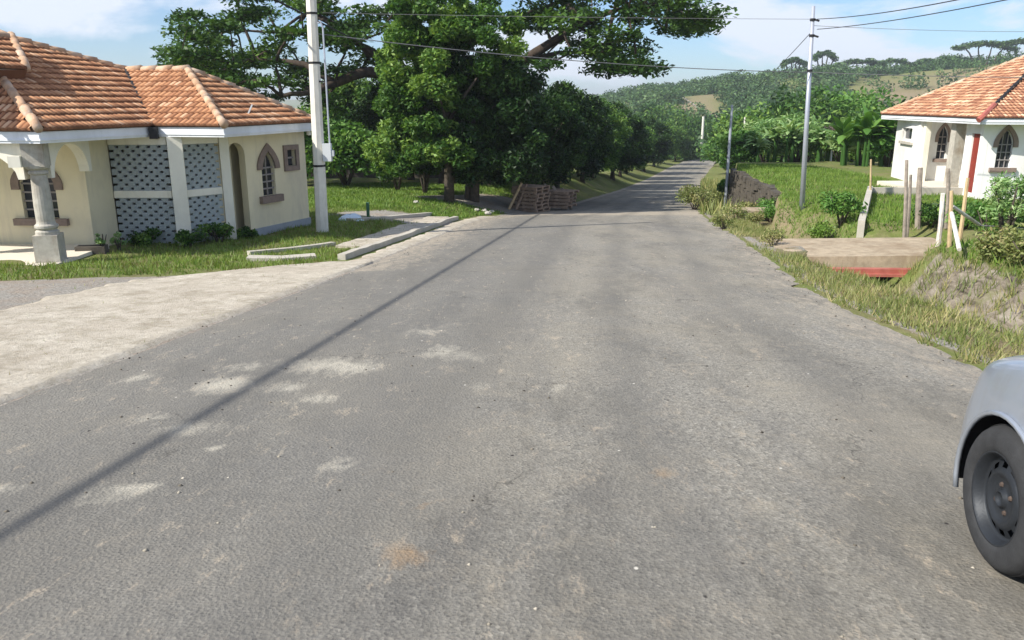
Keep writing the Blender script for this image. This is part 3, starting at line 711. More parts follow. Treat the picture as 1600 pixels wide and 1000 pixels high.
# wall behind the porch with arched window (facing the road)
fr,L,e,n=frame(-15.5,16.85,-8.75,16.6); f=shifted(fr,LH)
sx=lambda u,A,e_,z: None
def s_of(u,ax,ay,e_,z):
    # distance along a wall at which pixel column u falls (height z)
    k=(u-800)/1250; d0=CP*ay-SP*z
    return (k*d0-ax)/(e_.x-k*CP*e_.y)
def z_of(v,x,y):
    # height of pixel row v above point x,y
    k=(500-v)/1250
    return (k*CP*y-SP*y)/(CP+k*SP)
sw_=lambda u:s_of(u,-15.5,16.85,e,-1.8)
c=sw_(60); zz=lambda v:z_of(v,-9.8,16.65)
w_=.74; za=zz(341); zs=zz(287); zt=zz(258)
hole=arch(c,w_,za,zs,zt)
c2=c-2.6; hole2=arch(c2,w_,za,zs,zt)
MB().poly([rect(0,L,ZB,WT),hole,hole2],f,-.16,0).build('porch_wall',M['wallL'],LH)
for cc in (c,c2): window(LH,f,cc,w_,za,zs,zt,.17,zs-.12,(2,4),(.2,.14))
# return wall beside the screen enclosure
fr,L,e,n=frame(-8.75,16.6,-8.62,17.42); f=shifted(fr,LH)
MB().poly([rect(.003,L,ZB,WT)],f,-.16,0).build('return_wall',M['wallL'],LH)
# screen enclosure
def lattice(parent,A,B,z0,z1):
    fr,L,e,n=frame(*A,*B); f=shifted(fr,LH); ang=math.atan2(e.y,e.x); mb=MB()
    ch=.083; rows=int((z1-z0)/ch); ch=(z1-z0)/rows; cw=.105; cols=int(L/cw); cw=L/cols
    for j in range(rows+1): mb.poly([rect(0,L,z0+j*ch-(.02 if j else 0),z0+j*ch+(.02 if j<rows else 0))],f,-.09,-.003)
    for j in range(rows):
        for i in range(cols):
            if (i+j)%2==0: mb.poly([rect(i*cw+(-.018 if i else 0),(i+1)*cw+(.018 if i<cols-1 else 0),z0+j*ch+.0205,z0+(j+1)*ch-.0205)],f,-.085,.002)
    return mb.build('screen_block_panel',M['block'],parent)
P1=(-8.62,17.42); P2=(-7.2,17.45); P3=(-6.5,18.35); P4=(-5.35,21.1)
zmid=-1.92
for (A,B,ins0,ins1) in ((P1,P2,.02,.17),(P2,P3,.17,.12)):
    fr,L,e,n=frame(*A,*B); f=shifted(fr,LH)
    pts=[fr(ins0,0,0),fr(L-ins1,0,0)]
    a2=(pts[0].x,pts[0].y); b2=(pts[1].x,pts[1].y)
    lattice(LH,a2,b2,zmid+.075,-.87); lattice(LH,a2,b2,ZB+.5,zmid-.075)
    MB().poly([rect(ins0,L-ins1,zmid-.075,zmid+.075)],f,-.12,.03).build('screen_beam',M['trimL'],LH); MB().poly([rect(ins0,L-ins1,-.87,-.69)],f,-.12,.03).build('screen_beam',M['trimL'],LH)
ang=math.atan2(.9,.7)-.9
W(MB().box((P2[0],P2[1]+.02,(ZB-.7)/2),(.3,.3,-.7-ZB),.35),LH).build('corner_pillar',M['trimL'],LH)
W(MB().box((P3[0]+.02,P3[1]+.02,(ZB-.67)/2),(.2,.2,-.67-ZB),.4),LH).build('pillar',M['trimL'],LH)
# wall with doorway and windows
fr,L,e,n=frame(P3[0]+.06,P3[1]+.12,*P4); f=shifted(fr,LH)
S=lambda u,z=-1.8:s_of(u,P3[0]+.06,P3[1]+.12,e,z)
def Zv(v,s): p=fr(s,0,0); return z_of(v,p.x,p.y)
d0_,d1_=S(359),S(386); dc=(d0_+d1_)/2; dw=d1_-d0_
w0,w1=S(410),S(430); wc=(w0+w1)/2; ww=w1-w0
q0,q1=S(449.5),S(463)
zA,zB_,zC=Zv(305,wc),Zv(262,wc),Zv(236,wc)
dz0,dzs,dzt=ZB+.2,Zv(243,dc),Zv(223,dc)
qz0,qz1=Zv(259,(q0+q1)/2),Zv(234,(q0+q1)/2)
MB().poly([rect(0,L,ZB,WT),arch(dc,dw,dz0,dzs,dzt,False),arch(wc,ww,zA,zB_,zC),rect(q0,q1,qz0,qz1)],f,-.18,0).build('road_wall',M['wallL'],LH)
window(LH,f,wc,ww,zA,zB_,zC,.17,zB_-.03,(1,4),(.16,.17))
# small square window
ring=[rect(q0-.12,q1+.12,qz0-.12,qz1+.12),rect(q0,q1,qz0,qz1)]
sq=MB().poly(ring,f,-.02,.045).build('window',M['brownstone'],LH)
MB().poly([rect(q0+.004,q1-.004,qz0+.004,qz1-.004)],f,-.12,-.1).build('pane',M['glass'],sq)
MB().poly([rect(q0+.01,q1-.01,(qz0+qz1)/2-.02,(qz0+qz1)/2+.02)],f,-.09,-.05).build('bars',M['bars'],sq)
MB().poly([rect(d1_+.05,L+.02,ZB,-2.93+.0)],f,.002,.03).build('plinth',M['plinth'],LH)
# vestibule wall behind the doorway
MB().poly([rect(d0_-1.1,d1_+.8,ZB,WT)],f,-.62,-.52).build('inner_wall',M['wallL'],LH)
MB().poly([rect(-.25,.0,ZB,WT)],lambda s,z,d:f(d1_+.25+d*0+.0,z,-.18+s*3.4),0,.01)
# far end wall and back
fr,L2,e2,n2=frame(*P4,-12.5,24.2); MB().poly([rect(.18,L2,ZB,WT)],shifted(fr,LH),-.18,0).build('end_wall',M['wallL'],LH)
fr,L2,e2,n2=frame(-12.5,24.2,-15.5,17.0); MB().poly([rect(.18,L2,ZB,WT)],shifted(fr,LH),-.18,0).build('back_wall',M['wallL'],LH)
# inside back of the screen enclosure
fr,L2,e2,n2=frame(-8.5,19.3,-6.6,19.0); MB().poly([rect(0,L2,ZB,WT)],shifted(fr,LH),-.1,0).build('enclosure_wall',M['wallL'],LH)
# porch floor slab
mb=MB(); zf=-2.86
mb.poly([[(-14.5,14.05),(-8.6,14.25),(-8.35,14.35),(-8.4,16.5),(-14.5,16.6)]],lambda a,b,d:Vector((a,b,d)),-3.5,zf)
W(mb,LH).build('porch_floor',M['porchfloor'],LH)
# columns
def column(parent,x,y,z0,z1):
    c_=MB(); 
    c_.box((x,y,z0+.27),(.42,.42,.54),.23); c_.box((x,y,z0+.0),(.46,.46,.1),.23)
    R=[(.0,.54),(.2,.54),(.2,.60),(.165,.63),(.2,.67),(.2,.71),(.165,.74),(.155,.78)]
    top=z1-.46-z0
    R+=[(.158,1.1),(.15,1.3),(.135,top-.14),(.165,top-.12),(.165,top-.08),(.14,top-.06),(.19,top-.02),(.2,top+.03),(0,top+.03)]
    c_.lathe([(r,z0+z) for r,z in R],(x,y,0),20)
    c_.box((x,y,z1-.2),(.36,.36,.5),.23)
    return W(c_,LH).build('column',M['column'],parent,False)
cx,cy=-8.62,14.75
column(LH,cx,cy,-2.9,WT-.01); column(LH,cx-3.0,cy+.0,-2.9,WT-.01)
W(MB().box((cx-.235,cy-.25,-1.02),(.2,.14,.2),.23),LH).build('sunlit_face_block',M['trimL'],LH)  # pale block added to stand for the sunlit side of the column capital
# arched beams of the porch
def arch_beam(A,B,z0,z1,r):
    fr,L,e,n=frame(*A,*B); pts=[(0,z1),(0,z0)]
    k=14
    for i in range(k+1):
        a=math.pi*i/k; pts.append((L/2-(L/2-.12)*math.cos(a),z0+(z1-.09-z0)*math.sin(a)))
    pts+=[(L,z0),(L,z1)]
    MB().poly([pts],shifted(fr,LH),-.1,.1).build('arched_beam',M['trimL'],LH)
arch_beam((cx+.02,cy+.2),(-8.68,16.58),-1.35,WT-.005,.5)
arch_beam((cx-2.8,cy),(cx-.2,cy),-1.35,WT-.005,.5)
# soffit, fascia
C0l=C0+Vector((-6,.9,0)); inn=[Vector((-12.6,24.5,EZ)),Vector((-16,18,EZ))]
eave=[C0l,C0,C1,EAB,E4]
mb=MB(); pl=[(p.x,p.y) for p in [C0l,C0,C1,EAB,E4]+inn]; mb.poly([pl],lambda a,b,d:Vector((a,b,d)),-.655,-.63)
W(mb,LH).build('soffit',M['fascia'],LH)
for i in range(4):
    a,b=eave[i],eave[i+1]; fr,L,e,n=frame(a.x,a.y,b.x,b.y)
    if (n.x*(1)+n.y*(-1))<0 and i!=9: pass
    MB().poly([rect(.0+(0.03 if i in(1,3) else 0),L-(.03 if i in (0,2) else 0),-.70,EZ-.03)],shifted(fr,LH),-.05,-.02 if i!=1 else -.025).build('fascia',M['fascia'],LH)
W(MB().box((C1.x+.05,C1.y-.08,-.62),(.16,.2,.24),.2),LH).build('valley_spout',M['blackplastic'],LH)
# roof planes
p_=.55
dF=(C1-C0).normalized(); inF=Vector((-dF.y,dF.x,0)); dA=(EAB-C1).normalized(); inA=Vector((-dA.y,dA.x,0)); dB=(E4-EAB).normalized(); inB=Vector((-dB.y,dB.x,0))
upF=inF+Vector((0,0,p_)); nF=dF.cross(upF).normalized()
def isect(p0,n0,p1,n1,zt):
    # point at height zt on both planes
    A=Matrix(((n0.x,n0.y),(n1.x,n1.y))); bv=Vector((n0.dot(p0)-n0.z*zt,n1.dot(p1)-n1.z*zt)); s_=A.inverted()@bv; return Vector((s_.x,s_.y,zt))
upA=inA+Vector((0,0,p_)); nA=dA.cross(upA).normalized(); upB=inB+Vector((0,0,p_)); nB=dB.cross(upB).normalized()
# wing apex: hip triangle over B
nC=Vector((0,0,1)); dC=-dA; inC=Vector((dA.y,-dA.x,0)); upC=inC+Vector((0,0,p_)); nC=dC.cross(upC).normalized()
zt=.72
AP=isect(EAB,nA,EAB,nB,zt)
VT=isect(C0,nF,EAB,nA,zt)
R_=on_plane(18,62,C0,nF); Lh=on_plane(4,126,C0,nF); Lh=C0+(Lh-C0)*2.6
Ll=Lh+(R_-Lh)*.0
o_=LH.location
def tp(poly,e,mat='tileL',root=LH,name='roof_slope',**k):
    pr=[Vector(p)-root.location for p in poly]
    ob=tile_plane(name,pr,e,None,M[mat],root,**k)
    nr=(pr[1]-pr[0]).cross(pr[2]-pr[0]).normalized(); nr=nr if nr.z>0 else -nr
    u=MB(); u.add([q-nr*.02 for q in pr]+[q-nr*.05 for q in pr],[tuple(range(len(pr))),tuple(range(len(pr),2*len(pr)))[::-1]]); u.build('roof_underlay',M['tileL'] if False else M['ridge'],ob)
    return ob
tp([C0,C1,VT,R_,Lh],dF,seed=2)
tp([C1,EAB,AP,VT],dA,seed=3)
tp([EAB,E4,AP],dB,seed=4)
# other slopes, seen only from elsewhere
G1=C0+Vector((-7,1.05,0)); eG=(G1-C0).normalized(); inG=Vector((eG.y,-eG.x,0)); inG=inG if inG.y>0 else -inG
nG=(C0-G1).cross(Lh-C0).normalized()
GT=on_plane(-900,20,C0,nG) if False else Lh+Vector((-4.5,.68,0)); 
tp([G1,C0,Lh,GT],eG,seed=5)
bk=Vector((-12.9,24.6,EZ)); 
tp([E4,bk,VT+(bk-E4)*.25,AP],(bk-E4),seed=6)
tp([VT,R_,bk],(bk-VT),seed=7)
mb=MB()
for a,b in ((C0,Lh),(Lh,R_),(R_,VT),(VT,AP),(AP,EAB),(AP,E4)): ridge_caps(mb,a,b,.085)
W(mb,LH).build('ridge_tiles',M['ridge'],LH,True)
W(MB().tube([C1+Vector((0,0,.0)),VT+Vector((0,0,.05))],.05,6),LH).build('valley_gutter',M['blackplastic'],LH)
# raised upper roof tier
up=nF*.24
if nF.z<0: up=-up
T=[on_plane(u,v,C0+up,nF) for u,v in ((-140,109),(42,109),(18,60),(-140,52))]
tp(T,dF,seed=8,name='upper_roof_tier')
mb=MB(); lowT=[q-up*.9 for q in T]; mb.add(T+lowT,[(0,1,5,4),(1,2,6,5),(2,3,7,6),(3,0,4,7)]); W(mb,LH).build('tier_edge',M['tileL'],LH)
mb=MB(); ridge_caps(mb,T[1],T[2]); ridge_caps(mb,T[2],T[3]); W(mb,LH).build('ridge_tiles',M['ridge'],LH,True)
W(MB().box(on_plane(390,183,EAB,nB)+Vector((0,0,.12)),(.03,.03,.34),Matrix.Rotation(.5,3,'Y')),LH).build('vent_pipe',M['box'],LH)
W(MB().lathe([(0,0),(.05,.0),(.06,-.1),(0,-.12)],(-5.2,21.0,-.70),10),LH).build('porch_lamp',M['trimL'],LH)
# stone step beside the return wall + pot
tag(MB().box((-8.45,15.9,-2.88),(.55,.28,.2),.2).build('stone_block',M['stone']),'dark stone block lying at the corner of the porch floor','stone')
for x,y,h in ((-8.25,15.95,.5),(-8.1,16.3,.35)): shrub('potted_weed' if h>.4 else 'weed',x,y,h,.16,6,40,.07,M['leaf_pale'],'pale feathery weed growing by the porch corner' if h>.4 else 'small green weed by the base of the return wall','plant')
for i,(x,y,h,r) in enumerate(((-7.9,17.1,.3,.4),(-7.0,17.1,.33,.4),(-6.55,17.75,.42,.45),(-6.2,18.6,.22,.3))):
    shrub('bush',x,y,h,r,9,120,.08,M['leaf_mango'],['dark weedy clump at the foot of the front screen panel','dark leafy clump hiding the foot of the corner pillar','dark leafy clump under the side screen panel','low green clump beside the arched doorway'][i],'bush')

# ------------------------------------------------------------------ white house (right)
RH=empty('white_house',(17,29.5,-2.9)); tag(RH,'white house with weathered tiled roof and red door, on the terrace right of the road','house')
ZR=-3.6; WR=-.62
def wallp(A,B,name,holes=(),mat='wallR',z1=WR,z0=ZR,th=.18,i0=0.,i1=0.):
    fr,L,e,n=frame(*A,*B); f=shifted(fr,RH); MB().poly([rect(i0,L-i1,z0,z1)]+list(holes),f,-th,0).build(name,M[mat],RH); return fr,f,L,e,n
A=(16.05,34.3); B=(15.5,31.2)
fr,L,e,n=frame(*A,*B); S=lambda u:s_of(u,A[0],A[1],e,-1.5)
q0,q1=S(1410),S(1425); pm=fr((q0+q1)/2,0,0); z1_=z_of(200,pm.x,pm.y); z0_=z_of(217,pm.x,pm.y)
fr,f,L,e,n=wallp(A,B,'west_wall',[rect(q0,q1,z0_,z1_)])
w=MB().poly([rect(q0-.1,q1+.1,z0_-.1,z1_+.1),rect(q0,q1,z0_,z1_)],f,-.02,.04).build('window',M['wallR'],RH)
MB().poly([rect(q0+.004,q1-.004,z0_+.004,z1_-.004)],f,-.12,-.1).build('pane',M['glass'],w)
MB().poly([rect(q0-.15,q1+.15,z0_-.2,z0_-.1)],f,-.02,.1).build('sill',M['concpale'],w)
A=B; B=(17.3,31.0); fr,L,e,n=frame(*A,*B); S=lambda u:s_of(u,A[0],A[1],e,-1.5)
w0,w1=S(1465),S(1480); wc=(w0+w1)/2; ww=w1-w0; pm=fr(wc,0,0); Zq=lambda v:z_of(v,pm.x,pm.y)
fr,f,L,e,n=wallp(A,B,'porch_side_wall',[arch(wc,ww,Zq(248),Zq(214),Zq(196))],i0=.003)
window(RH,f,wc,ww,Zq(248),Zq(214),Zq(196),.11,Zq(222),(1,3),(.1,.12))
# recessed porch wall
A=(17.3,31.0); B=(17.15,27.2)
fr,L,e,n=frame(*A,*B); S=lambda u:s_of(u,A[0],A[1],e,-1.5)
fr,f,L,e,n=wallp(A,B,'porch_wall',[],i0=.19)
# south block
A=(15.55,28.1); B=(15.45,26.9)
wallp((17.1,28.3),A,'porch_end_wall',mat='wallR')
fr,L,e,n=frame(*A,*B); f=shifted(fr,RH)
dd=[rect(.45,1.12,-2.95,-1.0)]
MB().poly([rect(.18,L,ZR,WR)]+dd,f,-.18,0).build('door_wall',M['wallR'],RH)
dr_=MB().poly([rect(.47,1.10,-2.94,-1.02)],f,-.1,-.06).build('door',M['reddoor'],RH)
MB().box(f(1.0,-2.0,-.04),(.06,.06,.06)).build('handle',M['chrome'],dr_)
A=B; B=(23.5,26.5); fr,L,e,n=frame(*A,*B); S=lambda u:s_of(u,A[0],A[1],e,-1.5)
w0,w1=S(1558),S(1582); wc=(w0+w1)/2; ww=w1-w0; pm=fr(wc,0,0); Zq=lambda v:z_of(v,pm.x,pm.y)
fr,f,L,e,n=wallp(A,B,'front_wall',[arch(wc,ww,Zq(262),Zq(226),Zq(202)),arch(wc+2.6,ww,Zq(262),Zq(226),Zq(202))],i0=.003)
for c_ in (wc,wc+2.6): window(RH,f,c_,ww,Zq(262),Zq(226),Zq(202),.15,Zq(230),(2,3),(.18,.14))
wallp((23.5,26.5),(24.2,34.6),'east_wall',i0=.18); wallp((24.2,34.6),(16.05,34.3),'back_wall',i0=.18,i1=.18)
# porch columns and floor
mb=MB(); mb.box((15.62,28.75,(ZR-.63)/2),(.34,.34,-.63-ZR)); W(mb,RH).build('porch_pillar',M['column'],RH)
mb=MB(); mb.box((15.62,30.9,(ZR-.63)/2),(.2,.2,-.63-ZR)); W(mb,RH).build('porch_pillar',M['trimL'],RH)
W(MB().box((15.6,29.5,-3.25),(3.1,3.1,.7),.03),RH).build('porch_floor',M['porchfloor'],RH)
# roof
T1=Vector((15.6,34.9,EZ)); T2=Vector((15.0,26.3,EZ)); T4=Vector((24.2,25.1,EZ)); T5=Vector((24.9,35.2,EZ))
eW=(T2-T1).normalized(); inW=Vector((-eW.y,eW.x,0)); upW=inW+Vector((0,0,.5)); nW=eW.cross(upW).normalized()
RA=T1+ (inW-Vector((0,1,0)).normalized()*-1*-1)*0+Vector((4.3,-4.3,2.15))
RA=on_plane(1640,75,T1,nW); RV=on_plane(1600,120,T1,nW); RV2=T2+(RV-T2)*1.6
tp([T1,T2,RV2,RA],eW,'tileR',RH,seed=12)
nS=(T4-T2).cross(RV-T2).normalized()
S2=RV2+Vector((3.2,-.15,0)); 
tp([T2,T4,S2,RV2],(T4-T2),'tileR',RH,seed=13)
tp([T4,T5,RA+Vector((1.2,.0,0)),S2],(T5-T4),'tileR',RH,seed=14)
tp([T5,T1,RA],(T1-T5),'tileR',RH,seed=15)
mb=MB(); ridge_caps(mb,T1,RA); ridge_caps(mb,RA,S2); ridge_caps(mb,S2,T4); ridge_caps(mb,RA,T5); W(mb,RH).build('ridge_tiles',M['ridge'],RH,True)
W(MB().tube([T2+Vector((-.15,-.05,-.08)),T2+Vector((0,0,.03)),T2+(RV2-T2)*.16+Vector((0,0,.05))],.09,7),RH).build('valley_flashing',M['redsteel'],RH)
W(MB().tube([T2+(RV2-T2)*.1+Vector((0,0,.04)),RV2+Vector((0,0,.04))],.05,6),RH).build('valley_gutter',M['blackplastic'],RH)
mb=MB(); mb.poly([[(p.x,p.y) for p in (T1,T2,T4,T5)]],lambda a,b,d:Vector((a,b,d)),-.615,-.59); W(mb,RH).build('soffit',M['fascia'],RH)
ev=[T1,T2,T4,T5]
for i in range(2):
    a,b=ev[i],ev[i+1]; fr,L,e,n=frame(a.x,a.y,b.x,b.y); MB().poly([rect(0,L-.03,-.68,EZ-.03)],shifted(fr,RH),-.05,-.02).build('fascia',M['fascia'],RH)

# ------------------------------------------------------------------ sun direction
SUN=Vector((-.72,-.42,.70)).normalized()

# ------------------------------------------------------------------ poles and cables
def pole(name,x,y,h,r0,r1,mat,label,group=None,lean=(0,0),n=10,z=None):
    z0=Hs(x,y) if z is None else z
    o=empty(name,(x,y,z0)); tag(o,label,'pole',group)
    MB().tube([(0,0,-.4),(lean[0],lean[1],h)],[r0,r1],n).build('shaft',M[mat],o,n>10); return o
LP=pole('utility_pole',-4.75,19.9,8.2,.16,.105,'concpole','thick pale concrete utility pole with grey meter box beside the cream house',lean=(.12,0),n=8)
mb=MB(); mb.box((.27,-.1,1.95),(.2,.16,.42)); mb.box((.38,-.1,1.93),(.1,.12,.14)); mb.build('meter_box',M['box'],LP)
mb=MB(); mb.tube([(.33,-.06,2.1),(.33,-.06,4.8),(.28,-.06,4.95),(.22,-.06,4.9)],.022,7); mb.build('conduit',M['galv'],LP)
for z in (1.6,4.0,5.1): MB().tube([(.0+.015*z,0,z),(.015*z,0,z+.05)],[.165-.0065*z]*2,8).build('band',M['blackplastic'],LP)
MB().box((.25,-.05,3.6),(.2,.04,.04)).build('pipe_clamp',M['blackplastic'],LP)
zrp=Hs(9.2,25.4)
RP=pole('utility_pole',9.2,25.4,2.76-zrp,.085,.055,'galv','slim grey steel utility pole on the lawn before the white house',n=12,lean=(-.24,0))
for z in (5.55,5.1,4.1): MB().tube([(-.04*z,0,z),(-.04*z,0,z+.07)],.08,10).build('band',M['blackplastic'],RP)
for z in (5.58,5.13): MB().tube([(-.04*z+.06,-.06,z),(-.04*z+.16,-.12,z-.04)],.03,7).build('insulator',M['blackplastic'],RP)
FP=pole('utility_pole',10.15,38.2,-.10-Hs(10.0,37.9),.08,.055,'galv','distant thin grey pole at the left end of the stone retaining wall',z=Hs(10.0,37.9))
x,y=22.6,80; zf_=Hs(x,y); tp0=z_of(183,x,y); pole('utility_pole',x,y,tp0-zf_,.11,.08,'concpole','pale far pole just right of the thin retaining wall pole',z=zf_)
x,y=34.8,150; zf_=Hs(x,y); pole('utility_pole',x,y,z_of(182,x,y)-zf_,.25,.2,'concpole','white topped pole showing above the end of the roadside trees',z=zf_)
x,y=33.,205; zf_=Hs(x,y); pole('utility_pole',x,y,z_of(168,x,y)-zf_,.22,.18,'concpole','tiny far pole among the trees left of the valley road',z=zf_)
def cable(name,pts,r,mat,label,sag=0.,n=28,group=None):
    P_=[]
    for a,b in zip(pts[:-1],pts[1:]):
        a=Vector(a);b=Vector(b)
        for i in range(n+1):
            t=i/n; p=a.lerp(b,t); p.z-=sag*4*t*(1-t)*(b-a).length
            if not P_ or (p-P_[-1]).length>1e-4: P_.append(p)
    tag(MB().tube(P_,r,6).build(name,M[mat]),label,'cable',group)
rtop=Vector((9.2,25.4,0))
a=Vector((-4.65,19.9,z_of(52,-4.65,19.9))); b=Vector((9.06,25.33,z_of(113,9.06,25.33)))
cable('overhead_cable',[a,b],.011,'cableg','grey cable sagging across the road from the pale pole to the steel pole',.012)
cable('overhead_cable',[b,Vector((17.6,24.6,z_of(121,17.6,24.6)))],.010,'cableg','grey cable running from the steel pole across to the white house roof',.006)
e1=Vector((9.08,25.3,z_of(30,9.25,25.35))); e2=Vector((9.1,25.3,z_of(46,9.25,25.35)))
cable('service_cable',[e1,Vector((7.2,8.5,z_of(-110,7.2,8.5)))],.010,'cable','upper black cable rising from the steel pole top towards the viewer',.01)
cable('service_cable',[e2,Vector((8.7,10,z_of(-95,8.7,10)))],.010,'cable','lower black cable rising from the steel pole towards the upper right',.01)
cable('service_cable',[Vector((9.0,25.4,z_of(48,9.0,25.4))),Vector((10.15,38.2,-.25))],.010,'cable','black cable dropping from the steel pole to the distant thin pole',.012)
cable('thin_wire',[Vector((9.0,25.4,z_of(30,9.0,25.4))),Vector((-6,27,z_of(20,-6,27)))],.006,'cableg','thin wire running left from the top of the steel pole',.002)
cable('thin_wire',[Vector((9.0,25.4,z_of(40,9.0,25.4))),Vector((20,27,z_of(48,20,27)))],.006,'cableg','thin wire running right from the steel pole under the clouds',.008)
# the bundled cable above the road edge whose shadow crosses the asphalt
def shadow_src(y,h):
    x=-2.72+.125*y; g=Vector((x,y,-1.65-.08*y)); return g+SUN*(h/SUN.z)
k0=shadow_src(-14,6.1); k1=shadow_src(50,6.1)
q=k0+(k1-k0)*((19.9-k0.y)/(k1.y-k0.y)); 
cable('bundled_cable',[k0,k1],.028,'cable','thick bundled overhead cable above the left edge of the road',0.)
mb=MB(); mb.box(((q.x+4.63)/2,0,q.z-LP.location.z-.08),(abs(q.x+4.63)+.3,.06,.06)); mb.build('crossarm',M['galv'],LP)

# ------------------------------------------------------------------ pallets, planks, kerbs
ox,oy=.75,31.9; oz=Hs(ox,oy)
for k in range(7):
    o=empty('pallet',(ox+random.uniform(-.05,.05),oy+random.uniform(-.05,.05),oz+.02+k*.142),-.55+random.uniform(-.05,.05))
    tag(o,'weathered wooden pallet, '+['bottom','second','third','fourth','fifth','sixth','topmost'][k]+' of the stack by the road','pallet','stacked pallets by the road')
    mb=MB()
    for i in range(7): mb.box((-.5+i/6,0,.125),(.1,1.1,.022))
    for i in range(5): mb.box((-.5+i/4,0,.011),(.1,1.1,.022))
    mb.build('deck_boards',M['wood'],o)
    mb=MB()
    for i in (-.5,0,.5): mb.box((0,i,.068),(1.1,.09,.09))
    mb.build('bearers',M['wood'],o)
for k in range(5):
    o=empty('pallet',(ox+1.25+random.uniform(-.06,.06),oy+1.5,oz+.0+k*.142-.03),-.45+random.uniform(-.1,.1)); tag(o,'darker wooden pallet, '+['lowest','second from the ground','middle one','second from the top','top one'][k]+' of the rear heap beside the road','pallet','rear heap of pallets')
    mb=MB()
    for i in range(7): mb.box((-.5+i/6,0,.125),(.1,1.1,.022))
    mb.build('deck_boards',M['wood'],o); mb=MB()
    for i in (-.5,0,.5): mb.box((0,i,.068),(1.1,.09,.09))
    mb.build('bearers',M['wood'],o)
p0=atY(795,335,31.2); p0.z=Hs(p0.x,p0.y); pt=atY(815,286,31.6)
for k,(dx,m_,lab) in enumerate(((0,'woodpale','pale leaning plank propped against the left side of the pallet stack'),(.28,'wood','brown leaning plank between the pale plank and the pallet stack'))):
    a=p0+Vector((dx,0,0)); b=pt+Vector((dx*.7,0,-.05*k)); d=(b-a); R=d.to_track_quat('Z','X').to_matrix()
    mb=MB(); mb.box((a+b)/2,(.09,.05,d.length),R); tag(mb.build('leaning_plank',M[m_]),lab,'plank')
for k in range(3):
    a=atY(850+k*14,288+k*3,33.2+k*.2); b=atY(880+k*6,330,33.4); b.z=Hs(b.x,b.y); d=b-a; mb=MB(); mb.box((a+b)/2,(.12,.04,d.length),d.to_track_quat('Z','X').to_matrix()); tag(mb.build('leaning_plank',M['woodgrey']),['first','second','third'][k]+' grey board from the left leaning on the rear pallet heap','plank','grey boards on the rear heap')
def kerb(name,path,w,h,mat,label,dz=0.,cat='kerb'):
    pts=[Vector((x,y,Hs(x,y)+dz)) for x,y in path]; mb=MB(); n=len(pts); vs=[]
    for i,p in enumerate(pts):
        t=(pts[min(i+1,n-1)]-pts[max(i-1,0)]).normalized(); s=Vector((-t.y,t.x,0)).normalized(); j=random.uniform(-.012,.012)
        for a,b in ((-w/2,-.12),(-w/2,h),(w/2,h),(w/2,-.12)): vs.append(p+s*(a+j)+Vector((0,0,b+j)))
    fs=[]
    for i in range(n-1):
        for k in range(4): k2=(k+1)%4; fs.append((i*4+k,i*4+k2,(i+1)*4+k2,(i+1)*4+k))
    fs+= [(0,1,2,3),tuple(4*(n-1)+k for k in (3,2,1,0))]
    mb.add(vs,fs); return tag(mb.build(name,M[mat]),label,cat)
def gp(u,v): 
    x,y=g2(u,v); return x,y
path=[(float(xl(y))-.66,y) for i,y in enumerate(np.arange(14.6,26.5,.45))]
kerb('kerb',path,.15,.11,'concpale','long weathered concrete kerb along the left road edge',.0)
path=[(float(xl(y))-1.13,y) for y in np.arange(16.8,26,.5)]
kerb('footpath_slab',path,.75,.05,'rough','pale concrete footpath slab behind the left kerb',.0,'footpath')
kerb('kerb',[(-5.2,15.6),(-4.6,16.2),(-4.1,16.9),(-3.9,17.3)],.14,.07,'concpale','short broken kerb piece in the grass in front of the pale pole')
kerb('kerb',[(-4.55,22.2),(-3.9,23.2),(-3.3,24.6),(-2.7,26.4)],.18,.08,'concpale','second low kerb curving through the grass behind the footpath')
kerb('drain_slab',[(-4.95,14.75),(-4.35,14.85),(-3.75,15.05)],.3,.05,'concpale','thin flat slab over the drain mouth at the end of the forecourt',0.02,'slab')
for i,(u,v,Y) in enumerate(((757,322,29.5),(768,324,29.6),(745,326,29.3),(650,329,28.5),(762,330,29.0))):
    q=atY(u,v,Y); q.z=Hs(q.x,q.y)+.05; s_=random.uniform(.09,.15)
    mb=MB(); R=Matrix.Rotation(random.random()*3,3,'Z')
    mb.lathe([(0,-s_*.5),(s_*.8,-s_*.4),(s_*1.1,0),(s_*.7,s_*.5),(0,s_*.6)],q,7)
    for j,vv in enumerate(mb.v): mb.v[j]=tuple(a+random.uniform(-.02,.02) for a in vv)
    tag(mb.build('rock',M['rock']),['white rock under the mango trees, nearest the leaning plank but one','rock nearest the leaning plank under the mango trees','leftmost rock of the group by the leaning plank','single rock on the dirt below the bright mango','lowest rock of the group by the leaning plank'][i],'rock')
q=atY(548,335,22.6); q.z=Hs(q.x,q.y)
mb=MB(); mb.lathe([(0,.16),(.12,.17),(.25,.12),(.33,.05),(.36,-.02)],q,14)
for j,vv in enumerate(mb.v): mb.v[j]=tuple(a+random.uniform(-.025,.025) for a in vv)
tag(mb.build('plastic_sack',M['sack'],None,True),'crumpled pale blue plastic sack on the grass right of the pale pole','sack')
q=atY(575,330,23.5); mb=MB(); mb.box((q.x,q.y,Hs(q.x,q.y)+.2),(.08,.08,.5)); tag(mb.build('marker_post',simple('green paint',(.05,.14,.08))),'short green post standing in the grass by the blue sack','post')

